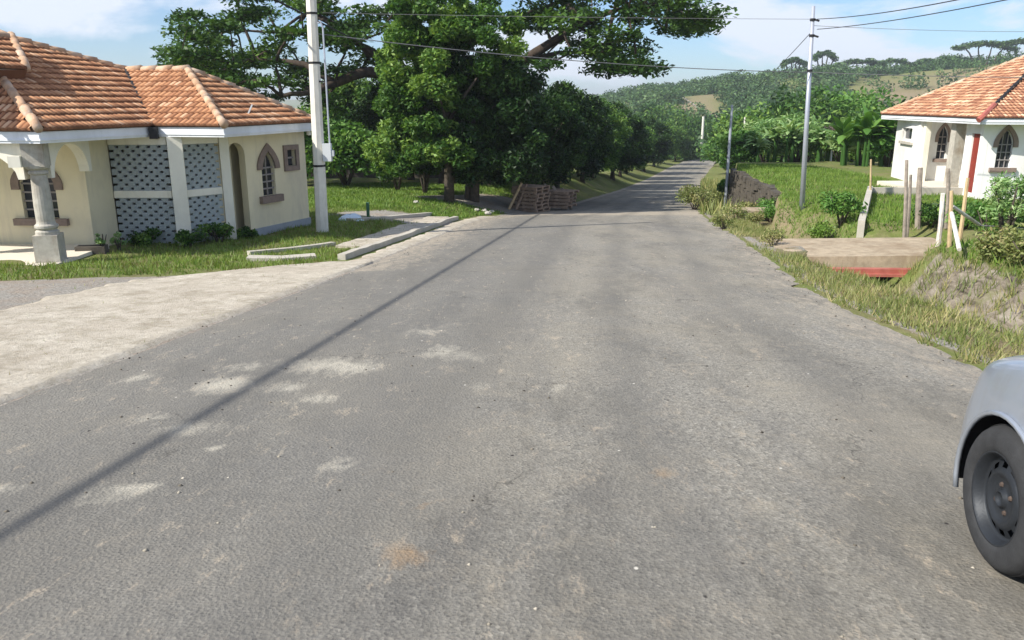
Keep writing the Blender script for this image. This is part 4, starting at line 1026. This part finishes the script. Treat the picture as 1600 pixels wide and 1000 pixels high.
# ------------------------------------------------------------------ right side: culvert, walls, posts
def HB(x0,y0,x1,y1,x2,y2,x3,y3,z0,z1s):
    return [Vector((x0,y0,z0)),Vector((x1,y1,z0)),Vector((x2,y2,z0)),Vector((x3,y3,z0))],z1s
CU=empty('culvert_bridge',(7.4,17,-3.3)); tag(CU,'concrete driveway slab bridging the ditch with a faded red steel beam','culvert')
mb=MB(); top=[Vector((5.45,15.6,-2.95)),Vector((9.0,15.2,-2.84)),Vector((9.5,18.0,-2.95)),Vector((5.9,18.5,-3.07))]
mb.add(top+[t+Vector((0,0,-.28)) for t in top],[(0,1,2,3),(7,6,5,4),(0,4,5,1),(1,5,6,2),(2,6,7,3),(3,7,4,0)]); W(mb,CU).build('slab',M['concrete'],CU)
mb=MB(); mb.box((7.4,15.04,-3.12),(3.3,.16,.10),-.05); mb.box((7.4,14.94,-3.18),(3.1,.12,.05),-.05); W(mb,CU).build('steel_beam',M['redsteel'],CU)
W(MB().box((9.15,15.35,-3.45),(.35,.8,.9)),CU).build('abutment',M['concpale'],CU)
W(MB().box((5.9,15.6,-3.45),(.3,.8,.7)),CU).build('abutment',M['concpale'],CU)
mb=MB(); zc=-2.66
# U shaped low wall of the drive entrance
A_=(12.35,27.6); 
mb.box((14.65,27.8,-3.08),(4.7,.16,.5),.01)
a=Vector((12.3,27.7,-3.09)); b=Vector((8.5,19.4,-3.0)); d=b-a; R=Matrix.Rotation(math.atan2(d.y,d.x),3,'Z'); mb.box((a+b)/2,(d.length,.16,.55),R)
tag(mb.build('drive_wall',M['concpale']),'low pale concrete wall edging the drive entrance of the white house','wall')
mb=MB()
yv=28.4
while yv<39.5:
    ln=random.uniform(.28,.5); wx_=float(wallx(yv)); zt_=Hs(wx_+.5,yv)+.0; z_=float(zr(yv))-.35
    while z_<zt_-.04:
        hh=min(random.uniform(.14,.26),zt_-z_); mb.box((wx_+.05+random.uniform(-.06,.06),yv+ln/2+random.uniform(-.03,.03),z_+hh/2),(.42,ln*.98,hh*.96),Matrix.Rotation(random.uniform(-.1,.1),3,'Z')@Matrix.Rotation(random.uniform(-.06,.06),3,'X')); z_+=hh
    yv+=ln
mb.box((float(wallx(33))+.15,33.5,-3.9),(.25,11.5,1.1),-.095)
tag(mb.build('retaining_wall',M['stone']),'dark rubble retaining wall holding up the lawn of the white house','wall')
q=atY(1175,319,27.5); mb=MB(); mb.box((q.x+.05,q.y,q.z-.2),(1.25,.9,.07)); mb.box((q.x+.6,q.y,q.z-.5),(.12,.85,.52)); mb.box((q.x-.25,q.y+.15,q.z-.55),(.75,.7,.62)); tag(mb.build('footbridge_slab',M['concrete']),'small concrete slab crossing the ditch below the retaining wall','slab')
mb=MB(); 
def post(u,v0,v1,Y,r,mat,label,u1=None,name='fence_post'):
    a=atY(u if u1 is None else u1,v0,Y); a.z=min(a.z,Hs(a.x,a.y)-.05); b=atY(u,v1,Y); m=MB(); mid_=(a+b)/2+Vector((random.uniform(-.02,.02),0,0)); m.tube([a,mid_,b],[r,r*.95,r*.8],7,rough=.12); return tag(m.build(name,M[mat]),label,'post')
post(1417,334,250,18.5,.045,'woodgrey','tall crooked grey fence post, leftmost in front of the white house',1419)
post(1423,325,273,19.,.04,'woodgrey','shorter grey post touching the tall crooked post')
post(1438,326,262,19.5,.07,'woodgrey','thick grey fence post, second gap from the left')
post(1482,330,263,19.,.05,'woodgrey','grey fence post in front of the porch pillar')
post(1473,332,302,16.5,.055,'woodwhite','short white painted post')
post(1487,362,298,14.5,.04,'woodpale','yellowish post that the white braces lean on')
post(1512,345,278,16.,.045,'woodpale','leaning yellowish post by the red door',1504)
post(1488,334,388,13.6,.035,'woodwhite','white painted brace slanting down to the ditch bank',None,'brace')
m=MB(); a=atY(1487,333,14.4); b=atY(1499,390,13.2); m.tube([a,b],[.035,.035],7); 
bpy.data.objects.remove(bpy.data.objects['brace']); tag(m.build('brace',M['woodwhite']),'white painted brace slanting down to the ditch bank','brace')
m=MB(); a=atY(1488,322,14.5); b=atY(1530,351,15.); m.tube([a,b],[.032,.032],7); tag(m.build('brace',M['woodwhite']),'white painted brace slanting right into the weeds','brace')
post(1361,300,249,26.5,.035,'woodpale','thin orange brown stake behind the drive wall')
m=MB(); a=atY(1530,352,15); b=atY(1640,360,14.8); m.tube([a,b],[.012,.012],6); tag(m.build('fence_wire',M['cableg']),'pale fence wire running right from the slanting brace','wire')

# plants right
def gx(u,Y): return (u-800)/1250*(Y*.965+.9)
def rb(u,Y,h,r,n,per,leaf,mat,label,cat='bush',name='bush',asp=.45,group=None,**k):
    return shrub(name,gx(u,Y),Y,h,r,n,per,leaf,M[mat],label,cat,group,asp,**k)
rb(1312,21,1.0,.6,14,150,.1,'leaf_bright','leafy weed clump at the back edge of the driveway slab')
rb(1290,20.5,.5,.5,10,120,.08,'grass','low bright clump left of the drive wall')
rb(1208,28.6,.7,.6,14,130,.1,'leaf_bright','leafy clump covering the near end of the rubble retaining wall')
rb(1168,30.2,.5,.6,14,120,.1,'weed','pale weeds along the foot of the rubble retaining wall')
rb(1195,52,3.0,1.9,22,150,.5,'leaf_pale','pale broad leaved shrub left of the steel pole','shrub','broad_leaf_shrub',.22)
rb(1245,51,3.1,2.0,22,150,.5,'leaf_pale','tall pale broad leaved shrub directly behind the steel pole','shrub','broad_leaf_shrub',.22)
rb(1160,50,2.0,1.6,16,200,.28,'leaf_bright','yellow green bush at the far left corner of the lawn')
rb(1143,47,1.3,.8,14,200,.22,'leaf_bright','low yellow green bush at the road edge by the thin far pole')
rb(1345,44,2.6,1.7,20,120,.6,'leaf_pale','banana like broad leaved plants left of the white house','shrub','banana_clump',.28)
rb(1385,42,3.0,1.5,20,140,.5,'leaf_bright','dark glossy banana clump against the white house corner','shrub','banana_clump',.28)
rb(1310,48,1.8,1.6,16,200,.25,'leaf_mango','dark bush behind the lawn between the shrubs and banana plants')
rb(1152,66,3.0,1.9,22,260,.3,'leaf_mango','green roadside thicket behind the thin far pole')
rb(1555,14.6,1.5,.55,15,90,.11,'leaf_pale','spiky pale sapling growing before the white house wall','sapling','sapling',.3)
rb(1535,17,.9,.6,14,130,.1,'leaf_bright','green weeds climbing below the red door')
rb(1590,15.5,.9,.8,16,140,.1,'leaf_mango','dark green weeds at the frame edge on the bank')
rb(1500,18.5,.6,.5,12,120,.09,'leaf_bright','bright weeds among the fence posts')
rb(1450,19.5,.5,.6,12,120,.09,'leaf_mango','green weeds inside the drive wall')
rb(1545,12.4,.5,.6,12,110,.08,'weed','straggly weeds halfway up the ditch bank')
rb(1590,11.5,.6,.6,12,110,.08,'weed','straggly weeds on the ditch bank near the car')
rb(1130,22.5,.45,.45,9,110,.06,'weed','weed tuft growing out of the right road edge near the small slab')
rb(1205,17.4,.3,.4,8,110,.05,'weed','weed tuft in front of the driveway slab left end')
rb(1400,13.5,.35,.35,8,90,.05,'weed','pale weed tuft in the mouth of the culvert')
rb(1087,33.5,.9,.9,12,180,.1,'weed','yellowish weed mound on the far right verge where the road narrows')
rb(1093,37.5,.8,1.0,12,180,.1,'weed','grassy mound behind the yellowish weed mound')
def leafy_fountain(name,u,Y,h,n,ln,wd,mat,label,cat,group=None,stem=.06):
    x=gx(u,Y); o=empty(name,(x,Y,Hs(x,Y))); tag(o,label,cat,group)
    V=[];F=[];T=[]; m=MB()
    for st_ in range(3):
        bx,by=random.uniform(-.5,.5),random.uniform(-.5,.5); hs=h*random.uniform(.45,.62); MB().tube([(bx,by,-.1),(bx*1.1,by*1.1,hs)],[stem*1.4,stem],7).build('stem',M['leaf_bright'],o)
        for k in range(n//3):
            a=random.uniform(0,6.28); el=random.uniform(.5,1.35); L_=ln*random.uniform(.7,1.15); p=Vector((bx*1.1,by*1.1,hs*random.uniform(.75,1.))); d=Vector((math.cos(a)*math.cos(el),math.sin(a)*math.cos(el),math.sin(el))); side=Vector((-math.sin(a),math.cos(a),0)); b=len(V); tt=random.random()
            for i in range(7):
                t=i/6; w_=wd*math.sin(math.pi*min(1,.08+t*.9))**.7*.5
                V.append(p+side*w_+Vector((0,0,-w_*.35))); V.append(p.copy()); V.append(p-side*w_+Vector((0,0,-w_*.35)))
                p=p+d*(L_/6); d=(d+Vector((0,0,-.22-.1*random.random()))).normalized()
            for i in range(6):
                for c_ in (0,1): F.append((b+3*i+c_,b+3*i+c_+1,b+3*i+c_+4,b+3*i+c_+3)); T.append(min(1,max(0,tt+random.uniform(-.1,.1))))
    npmesh('leaves',np.array([tuple(v) for v in V]),np.array(F),mat,o,face_attrs={'tint':np.array(T)})
for u,Y,h,lab in ((1330,43,2.9,'leftmost banana plant of the clump beside the white house'),(1352,42,3.2,'tall banana plant in the middle of the clump by the white house'),(1372,43.5,3.0,'banana plant with upright leaves close to the white house'),(1390,41.5,3.3,'banana plant touching the corner of the white house')): leafy_fountain('banana_plant',u,Y,h,24,1.7,.42,M['leaf_bright'],lab,'plant','banana plants by the white house')
for u,Y,h,lab in ((1180,49,2.4,'low pale broad leaved plant, leftmost behind the lawn'),(1206,50,3.0,'pale broad leaved plant second from the left behind the lawn'),(1232,49,3.4,'tallest pale broad leaved plant behind the lawn left of the steel pole'),(1262,49.5,2.9,'pale broad leaved plant just right of the steel pole'),(1283,50,2.3,'small pale broad leaved plant beside the whitewashed stump')): leafy_fountain('broad_leaf_plant',u,Y,h,45,1.0,.26,M['leaf_pale'],lab,'plant','pale broad leaved plants behind the lawn')
rb(1150,26.6,.45,.5,10,120,.07,'weed','weed clump hiding the left end of the small ditch slab')
rb(1178,26.2,.4,.45,10,120,.07,'weed','weed clump in front of the middle of the small ditch slab')
rb(1205,26.8,.5,.5,10,120,.08,'leaf_bright','green weed clump at the right end of the small ditch slab')
# dead stump with white base
o=empty('dead_stump',(gx(1294,50),50,Hs(gx(1294,50),50))); tag(o,'whitewashed stump with bare brown twigs behind the lawn','stump')
MB().tube([(0,0,-.1),(0,0,1.1)],[.22,.18],9).build('trunk',M['wallR'],o); foliage('twigs',blobs_on((0,0,1.7),(.7,.7,.6),12,.25,.4),60,.22,.12,M['leaf_dead'],o)
# larger trees behind, right
for i,(u,Y,h,r,m_,lab) in enumerate(((1250,75,7.2,6.0,'leaf_mango','broad dark green tree behind the steel pole'),(1320,80,7.6,6.0,'leaf_bright','broad bright green tree left of the white house roof'),(1180,85,5.6,5.0,'leaf_mango','rounded tree beyond the far poles on the valley slope'),(1385,70,5.2,5.,'leaf_mango','dark tree just behind the white house corner'),
        (1215,110,6.,6.,'leaf_bright','lighter tree on the valley slope above the pale shrubs'),(1150,120,6.,5.5,'leaf_mango','round tree past the bend of the road'),(1160,98,5.,4.,'leaf_bright','bright tree at the inside of the road bend'),(1290,120,8.,8.,'leaf_mango','large tree crown highest on the near slope'),(1080,175,7,7,'leaf_mango','tree standing beyond the road bend'),(1030,190,8,8,'leaf_mango','far tree over the tops of the roadside row'),(1150,160,7,8,'leaf_mango','far dark tree right of the white topped pole'))):
    x=gx(u,Y); shrub('tree',x,Y,h,r,46,300,.34+Y*.0022,M[m_],lab,'tree')
# wooded hillside: far-off wood, one object of uncountable crowns
r=np.random.default_rng(11); n=7000
az=r.uniform(.06,.85,n); d=r.uniform(150,520,n)**1.0
keep=np.ones(n,bool); dp=1.2*blob(az,d,.225,270,.03,40)+1.2*blob(az,d,.48,290,.075,60)+1.2*blob(az,d,.60,330,.07,55); keep=(dp<.38)&(vn(az*60,d*.12,9,3)+r.uniform(-.9,1.6,n)>-.15)
keep|=(r.random(n)<.05); az,d=az[keep],d[keep]
cx_=az/np.hypot(1,az)*d; cy_=d/np.hypot(1,az); cz_=H(cx_,cy_); rr=r.uniform(1.1,4.4,len(az))
cl=np.stack([cx_,cy_,cz_+rr*.45,rr,rr,rr*.75],1)
o=foliage('wooded_hillside',cl,110,.95,.6,M['leaf_hill'],None,.6,None,.25); tag(o,'green wooded hillside beyond the valley',None,kind='stuff'); o['category']='woodland'
# flat-topped ridge trees
def ridge_tree(u,v0,v1,w,D,label,n=12):
    p=atY(u,v1,D); h=atY(u,v0,D).z-p.z; z=min(p.z,Hs(p.x,D)); h=atY(u,v0,D).z-z; o=empty('flat_topped_tree',(p.x,D,z)); tag(o,label,'tree','flat topped trees on the ridge')
    R_w=w/1250*D/2; mb=MB(); 
    for k in range(4): limb_mb(mb,(R_w*.15*(k-1.5),0,0),(R_w*.5*(k-1.5),random.uniform(-1,1),h*.85),.45,.18,.05)
    mb.build('trunk',M['barkdark'],o,True)
    cls=[(R_w*(i/(n-1)*2-1)*.95,random.uniform(-2,2),h*(1-.18*abs(i/(n-1)*2-1)**2)-.8+random.uniform(-.5,.3),R_w*.26,2.5,1.1) for i in range(n)]
    foliage('crown',cls,150,.9,.6,M['leaf_hill'],o,.8,None,.5)
ridge_tree(1238,90,124,34,330,'small flat topped tree on the ridge just left of the steel pole')
ridge_tree(1287,80,110,36,340,'flat topped tree on the ridge just right of the steel pole')
ridge_tree(1395,92,112,60,350,'low spreading tree midway along the ridge')
ridge_tree(1448,92,112,40,350,'low spreading tree on the ridge left of the wide umbrella trees')
ridge_tree(1535,64,108,86,340,'wide umbrella shaped tree on the ridge above the white house roof',20)
ridge_tree(1592,60,106,70,340,'umbrella shaped tree at the right end of the ridge',18)
ridge_tree(1345,92,114,70,350,'dense low tree on the ridge right of the steel pole',16)

# ------------------------------------------------------------------ car (only its front corner is in view)
CAR=empty('car',(2.0,2.97,-1.888)); tag(CAR,'silver blue car with bare grey steel wheel, parked at the right edge','car')
HD=-.10   # heading, local +y is the car's nose, x to its right
def build_car():
    Lf,Lr=.82,.85; wb=2.45; R=.302; W2=.83   # front wheel centre at y=0, left side plane at x=0
    body=[]
    def half_w(y):
        f=np.clip((y-.15)/(.70),0,1); r_=np.clip((-y-wb-.35)/.5,0,1)
        return W2-.46*f**2.6-.12*r_**2
    def ztop(y):
        return float(np.interp(y,[-wb-.85,-wb-.75,-wb-.2,-wb+.35,-1.0,-.55,0,.35,.6,.76,.82],[.72,.9,.98,1.0,.98,.955,.90,.83,.745,.65,.56]))
    def zlow(y):
        z=.20
        for c_ in (0,-wb):
            q=.355**2-(y-c_)**2
            if q>0: z=max(z,.30+math.sqrt(q))
        f=np.clip((y-.5)/.3,0,1); return z+.02*f
    st=[.82,.80,.76,.70,.62,.54,.46,.40]+[.355*math.cos(a) for a in np.linspace(0.001,math.pi-.001,17)]+[-.42,-.55,-.8,-1.1,-1.4,-1.7,-1.95,-2.05]+[-wb+.355*math.cos(a) for a in np.linspace(0.001,math.pi-.001,17)]+[-wb-.42,-wb-.6,-wb-.75,-wb-.85]
    rows_=[]
    for y in st:
        w=half_w(y); zl_=zlow(y); zt_=ztop(y); sh=zt_-.10
        zs=[zl_]+[zl_+(sh-zl_)*t for t in (.2,.4,.6,.8)]+[sh]
        pr=[]
        for z in zs:
            t=(z-.2)/(sh-.2); x=w-.045*(1-math.sin(math.pi*min(1,max(0,.25+t*.6))))-.03*t**3; pr.append((x,z))
        pr+=[(w-.075,zt_-.035),(w-.17,zt_),(w*.5,zt_+.025),(0,zt_+.035)]
        row=[(-a,y,b) for a,b in pr]+[(a,y,b) for a,b in pr[::-1][1:]]
        rows_.append(row)
    m=len(rows_[0]); vs=[(p[0]+W2,p[1],p[2]) for r_ in rows_ for p in r_]
    fs=[(i*m+j,i*m+j+1,(i+1)*m+j+1,(i+1)*m+j) for i in range(len(st)-1) for j in range(m-1)]
    fs+=[tuple(range(m)),tuple((len(st)-1)*m+k for k in range(m))]
    mb=MB(); mb.add(vs,fs); b=mb.build('body',M['carpaint'],CAR,True)
    s=b.modifiers.new('sub','SUBSURF'); s.levels=1; s.render_levels=2; 
    # arch lips
    for c_ in (0,-wb):
        for sx_ in (0,1):
            mb=MB(); pts=[(.012 if not sx_ else 2*W2-.012,c_+.352*math.cos(a),.30+.352*math.sin(a)) for a in np.linspace(-.25,math.pi+.25,22)]
            mb.tube(pts,.012,6); mb.build('wheel_arch_lip',M['carpaint'],CAR,True)
            mb=MB(); x0,x1=(.035,.33) if not sx_ else (2*W2-.33,2*W2-.035)
            k=16; vs=[]; 
            for i in range(k+1):
                a=-.15+(math.pi+.3)*i/k
                for xx in (x0,x1): vs.append((xx,c_+.375*math.cos(a),.30+.375*math.sin(a)))
            fs=[(2*i,2*i+1,2*i+3,2*i+2) for i in range(k)]
            bb=len(vs); vs.append(((x1 if not sx_ else x0),c_,.25))
            fs+=[(2*i+(1 if not sx_ else 0),2*i+2+(1 if not sx_ else 0),bb) for i in range(k)]
            mb.add(vs,fs); mb.build('wheel_housing',M['blackplastic'],CAR)
    for ys_ in (-.72,-1.80):
        for sx_ in (-1,1):
            w=half_w(ys_); zt_=ztop(ys_); sh=zt_-.10; pp=[]
            for t in np.linspace(.12,.97,14):
                z=.2+(sh-.2)*t; x=w-.045*(1-math.sin(math.pi*min(1,max(0,.25+t*.6))))-.03*t**3; pp.append((W2+sx_*(x-.0035),ys_,z))
            mb=MB(); mb.tube(pp,.0035,5); mb.build('panel_gap',M['blackplastic'],CAR)
    # cabin
    mb=MB(); secs=[(-.62,.70,.96,.70,.97),(-1.30,.69,.97,.56,1.40),(-1.9,.69,.98,.56,1.43),(-2.5,.68,.99,.54,1.38),(-2.95,.66,.99,.62,1.03)]
    vs=[]
    for y,wb_,zb,wt,zt_ in secs: vs+=[(W2-wb_,y,zb-.03),(W2-wt,y,zt_-.03),(W2-wt*.8,y,zt_),(W2,y,zt_+.015),(W2+wt*.8,y,zt_),(W2+wt,y,zt_-.03),(W2+wb_,y,zb-.03)]
    fs=[(i*7+j,i*7+j+1,(i+1)*7+j+1,(i+1)*7+j) for i in range(4) for j in range(6)]+[tuple(range(7)),tuple(28+k for k in range(7))]
    mb.add(vs,fs); mb.build('cabin',M['carpaint'],CAR,True)
    def q(name,pts,d):
        mm=MB(); a=[Vector(p) for p in pts]; nn=(a[1]-a[0]).cross(a[2]-a[0]).normalized()*d; mm.add([p+nn for p in a]+[p-nn*.2 for p in a],[tuple(range(len(a))),tuple(range(len(a),2*len(a)))[::-1]]+[(i,(i+1)%len(a),len(a)+(i+1)%len(a),len(a)+i) for i in range(len(a))]); mm.build(name,M['glass'],CAR)
    q('windscreen',[(W2-.62,-.68,1.0),(W2+.62,-.68,1.0),(W2+.5,-1.26,1.37),(W2-.5,-1.26,1.37)],.012)
    q('rear_window',[(W2-.55,-2.9,1.06),(W2+.55,-2.9,1.06),(W2+.48,-2.55,1.35),(W2-.48,-2.55,1.35)],-.02)
    for sx_,dd in ((-1,-.014),(1,.014)):
        q('side_window',[(W2+sx_*.692,-.85,1.0),(W2+sx_*.692,-1.75,1.0),(W2+sx_*.572,-1.75,1.37),(W2+sx_*.585,-1.30,1.34)],dd)
        q('side_window',[(W2+sx_*.69,-1.82,1.0),(W2+sx_*.68,-2.6,1.02),(W2+sx_*.562,-2.42,1.34),(W2+sx_*.57,-1.82,1.37)],dd)
        mm=MB(); mm.box((W2+sx_*.9,-.95,1.03),(.16,.1,.12)); mm.build('wing_mirror',M['carpaint'],CAR)
        mm=MB(); mm.lathe([(0,0),(.1,.01),(.13,.03),(.13,.08)],(W2+sx_*.52,.66,.60),14,R=Matrix.Rotation(math.pi/2,3,'X')); mm.build('headlight',M['chrome'],CAR)
        mm=MB(); mm.box((W2+sx_*.66,-wb-.80,.82),(.22,.05,.16)); mm.build('tail_light',M['redlens'],CAR)
        for yy_ in (-1.25,-2.1): mm=MB(); mm.box((W2+sx_*(W2+.005),yy_,.83),(.03,.16,.03)); mm.build('door_handle',M['carpaint'],CAR)
    mm=MB(); mm.box((W2,.815,.50),(.7,.02,.1)); mm.build('grille',M['blackplastic'],CAR)
    mm=MB(); mm.box((W2,-1.2,.27),(1.36,1.6,.1)); mm.build('underbody',M['blackplastic'],CAR)
    # wheels
    def wheel(x,y,side):
        wv=empty('wheel',(0,0,0)); wv.parent=CAR; wv.location=(x,y,R); wv.rotation_euler=(0,0,0 if side<0 else math.pi)
        Rm=Matrix.Rotation(-math.pi/2,3,'Y')   # lathe axis z -> -x (outwards)
        tw=.0875
        t=MB(); t.lathe([(.185,tw*.80),(.192,tw*.98),(.215,tw*1.06),(.245,tw*1.08),(.272,tw*1.0),(.288,tw*.86),(.299,tw*.62),(.302,.03),(.302,-.03),(.299,-tw*.62),(.285,-tw*.9),(.24,-tw*1.05),(.19,-tw*.9)],(0,0,0),56,R=Rm)
        # shallow tread grooves
        for gz in (-.045,-.015,.015,.045):
            t.lathe([(.3025,gz-.004),(.3045,gz-.0035),(.3045,gz+.0035),(.3025,gz+.004)],(0,0,0),56,R=Rm)
        t.build('tyre',M['tyre'],wv,True)
        r_=MB(); r_.lathe([(.196,tw*.93),(.193,tw*.99),(.186,tw*.97),(.183,tw*.84),(.176,tw*.78),(.173,tw*.55),(.166,tw*.46),(.158,tw*.46)],(0,0,0),48,R=Rm)
        # disc with real vent holes
        nh=12; seg=96; rad=[.158,.152,.129,.123]; zz_=[tw*.46,tw*.50,tw*.60,tw*.66]
        vs=[];fs=[]
        for ri in range(4):
            for k in range(seg):
                a=2*math.pi*k/seg; vs.append(Rm@Vector((rad[ri]*math.cos(a),rad[ri]*math.sin(a),zz_[ri])))
        for ri in range(3):
            for k in range(seg):
                if ri==1 and (k%8) in (0,1,2,3): continue
                k2=(k+1)%seg; fs.append((ri*seg+k,ri*seg+k2,(ri+1)*seg+k2,(ri+1)*seg+k))
        r_.add(vs,fs)
        r_.lathe([(.123,tw*.66),(.112,tw*.74),(.10,tw*.73),(.09,tw*.62),(.07,tw*.56),(.05,tw*.56),(.036,tw*.60),(.032,tw*.78),(.028,tw*.78),(.026,tw*.66),(0,tw*.64)],(0,0,0),40,R=Rm)
        rb_=r_.build('rim',M['rim'],wv,True)
        for k in range(4):
            a=2*math.pi*k/4+.4; bt=MB(); bt.lathe([(.012,0),(.012,.018),(.008,.024),(0,.024)],Rm@Vector((.05*math.cos(a+.0)*1.15,.05*math.sin(a)*1.15,tw*.38)),6,R=Rm); bt.build('wheel_bolt',M['rust'],wv)
        c_=MB(); c_.lathe([(.178,-.05),(.178,.0),(0,.0)],(0,0,0),24,R=Rm); c_.build('brake_drum',M['dark'],wv)
    for y in (0,-wb):
        wheel(.095,y,-1); wheel(2*W2-.095,y,1)
build_car()
CAR.location=Vector((1.99,2.97,Hs(1.99,2.97)+.025)); 
# nose points down the road: local x = right, y = forward
slope=-math.atan(.08)
CAR.rotation_euler=Matrix.Rotation(HD,4,'Z').to_3x3().to_4x4().to_euler(); 
CAR.rotation_euler=(Matrix.Rotation(HD,3,'Z')@Matrix.Rotation(slope,3,'X')).to_euler()
CAR.location=CAR.location+Vector((-.025,-.02,-.005))

# ------------------------------------------------------------------ air
hm=bpy.data.materials.new('haze'); hm.use_nodes=True; hn=hm.node_tree; hn.nodes.clear(); ho=hn.nodes.new('ShaderNodeOutputMaterial'); hv=hn.nodes.new('ShaderNodeVolumePrincipled'); hv.inputs['Color'].default_value=(.86,.92,1.,1); hv.inputs['Density'].default_value=.0004; hv.inputs['Anisotropy'].default_value=.2; hn.links.new(hv.outputs[0],ho.inputs['Volume'])
mb=MB(); mb.box((0,1500,9),(6400,3400,74)); hz_=mb.build('haze',hm); tag(hz_,kind='stuff')
# ------------------------------------------------------------------ sky, sun, camera
w=bpy.data.worlds.new('World'); sc.world=w; w.use_nodes=True; nt=w.node_tree; N=nt.nodes; N.clear()
out=N.new('ShaderNodeOutputWorld'); bg=N.new('ShaderNodeBackground'); sky=N.new('ShaderNodeTexSky'); sky.sky_type='NISHITA'; sky.sun_disc=False
el=math.asin(SUN.z); sky.sun_elevation=el; sky.sun_rotation=math.atan2(SUN.x,SUN.y); sky.air_density=1.; sky.dust_density=.4; sky.ozone_density=1.6; sky.altitude=100
tc=N.new('ShaderNodeTexCoord'); mp=N.new('ShaderNodeMapping'); mp.inputs['Scale'].default_value=(1.3,1.3,4.6); mp.inputs['Location'].default_value=(.35,.9,.25); nt.links.new(tc.outputs['Generated'],mp.inputs['Vector'])
n1=N.new('ShaderNodeTexNoise'); n1.inputs['Scale'].default_value=2.7; n1.inputs['Detail'].default_value=9; n1.inputs['Roughness'].default_value=.58; n1.inputs['Distortion'].default_value=.35; nt.links.new(mp.outputs[0],n1.inputs['Vector'])
rp=N.new('ShaderNodeValToRGB'); rp.color_ramp.elements[0].position=.46; rp.color_ramp.elements[1].position=.55; rp.color_ramp.elements[0].color=(.06,.06,.06,1); rp.color_ramp.elements[1].color=(.9,.9,.9,1); nt.links.new(n1.outputs[0],rp.inputs[0])
mx=N.new('ShaderNodeMix'); mx.data_type='RGBA'; nt.links.new(rp.outputs[0],mx.inputs[0]); tnt=N.new('ShaderNodeMix'); tnt.data_type='RGBA'; tnt.blend_type='MULTIPLY'; tnt.inputs[0].default_value=1; tnt.inputs[7].default_value=(.74,.95,1.24,1); nt.links.new(sky.outputs[0],tnt.inputs[6]); nt.links.new(tnt.outputs[2],mx.inputs[6]); mx.inputs[7].default_value=(7.4,7.9,8.9,1)
nt.links.new(mx.outputs[2],bg.inputs[0]); bg.inputs[1].default_value=.088; nt.links.new(bg.outputs[0],out.inputs[0])
sd=bpy.data.lights.new('sun','SUN'); sd.energy=5.; sd.angle=math.radians(.53); sd.color=(1,.94,.84); so=bpy.data.objects.new('sun',sd); so.rotation_euler=SUN.to_track_quat('Z','Y').to_euler(); COL.objects.link(so)
cd=bpy.data.cameras.new('camera'); cd.sensor_width=36; cd.lens=36*1250/1600; cd.clip_start=.05; cd.clip_end=9000
co=bpy.data.objects.new('camera',cd); co.rotation_euler=(math.pi/2-P,0,0); COL.objects.link(co); sc.camera=co
sc.view_settings.view_transform='Standard'; sc.view_settings.look='None'; sc.view_settings.exposure=.5; sc.view_settings.gamma=1
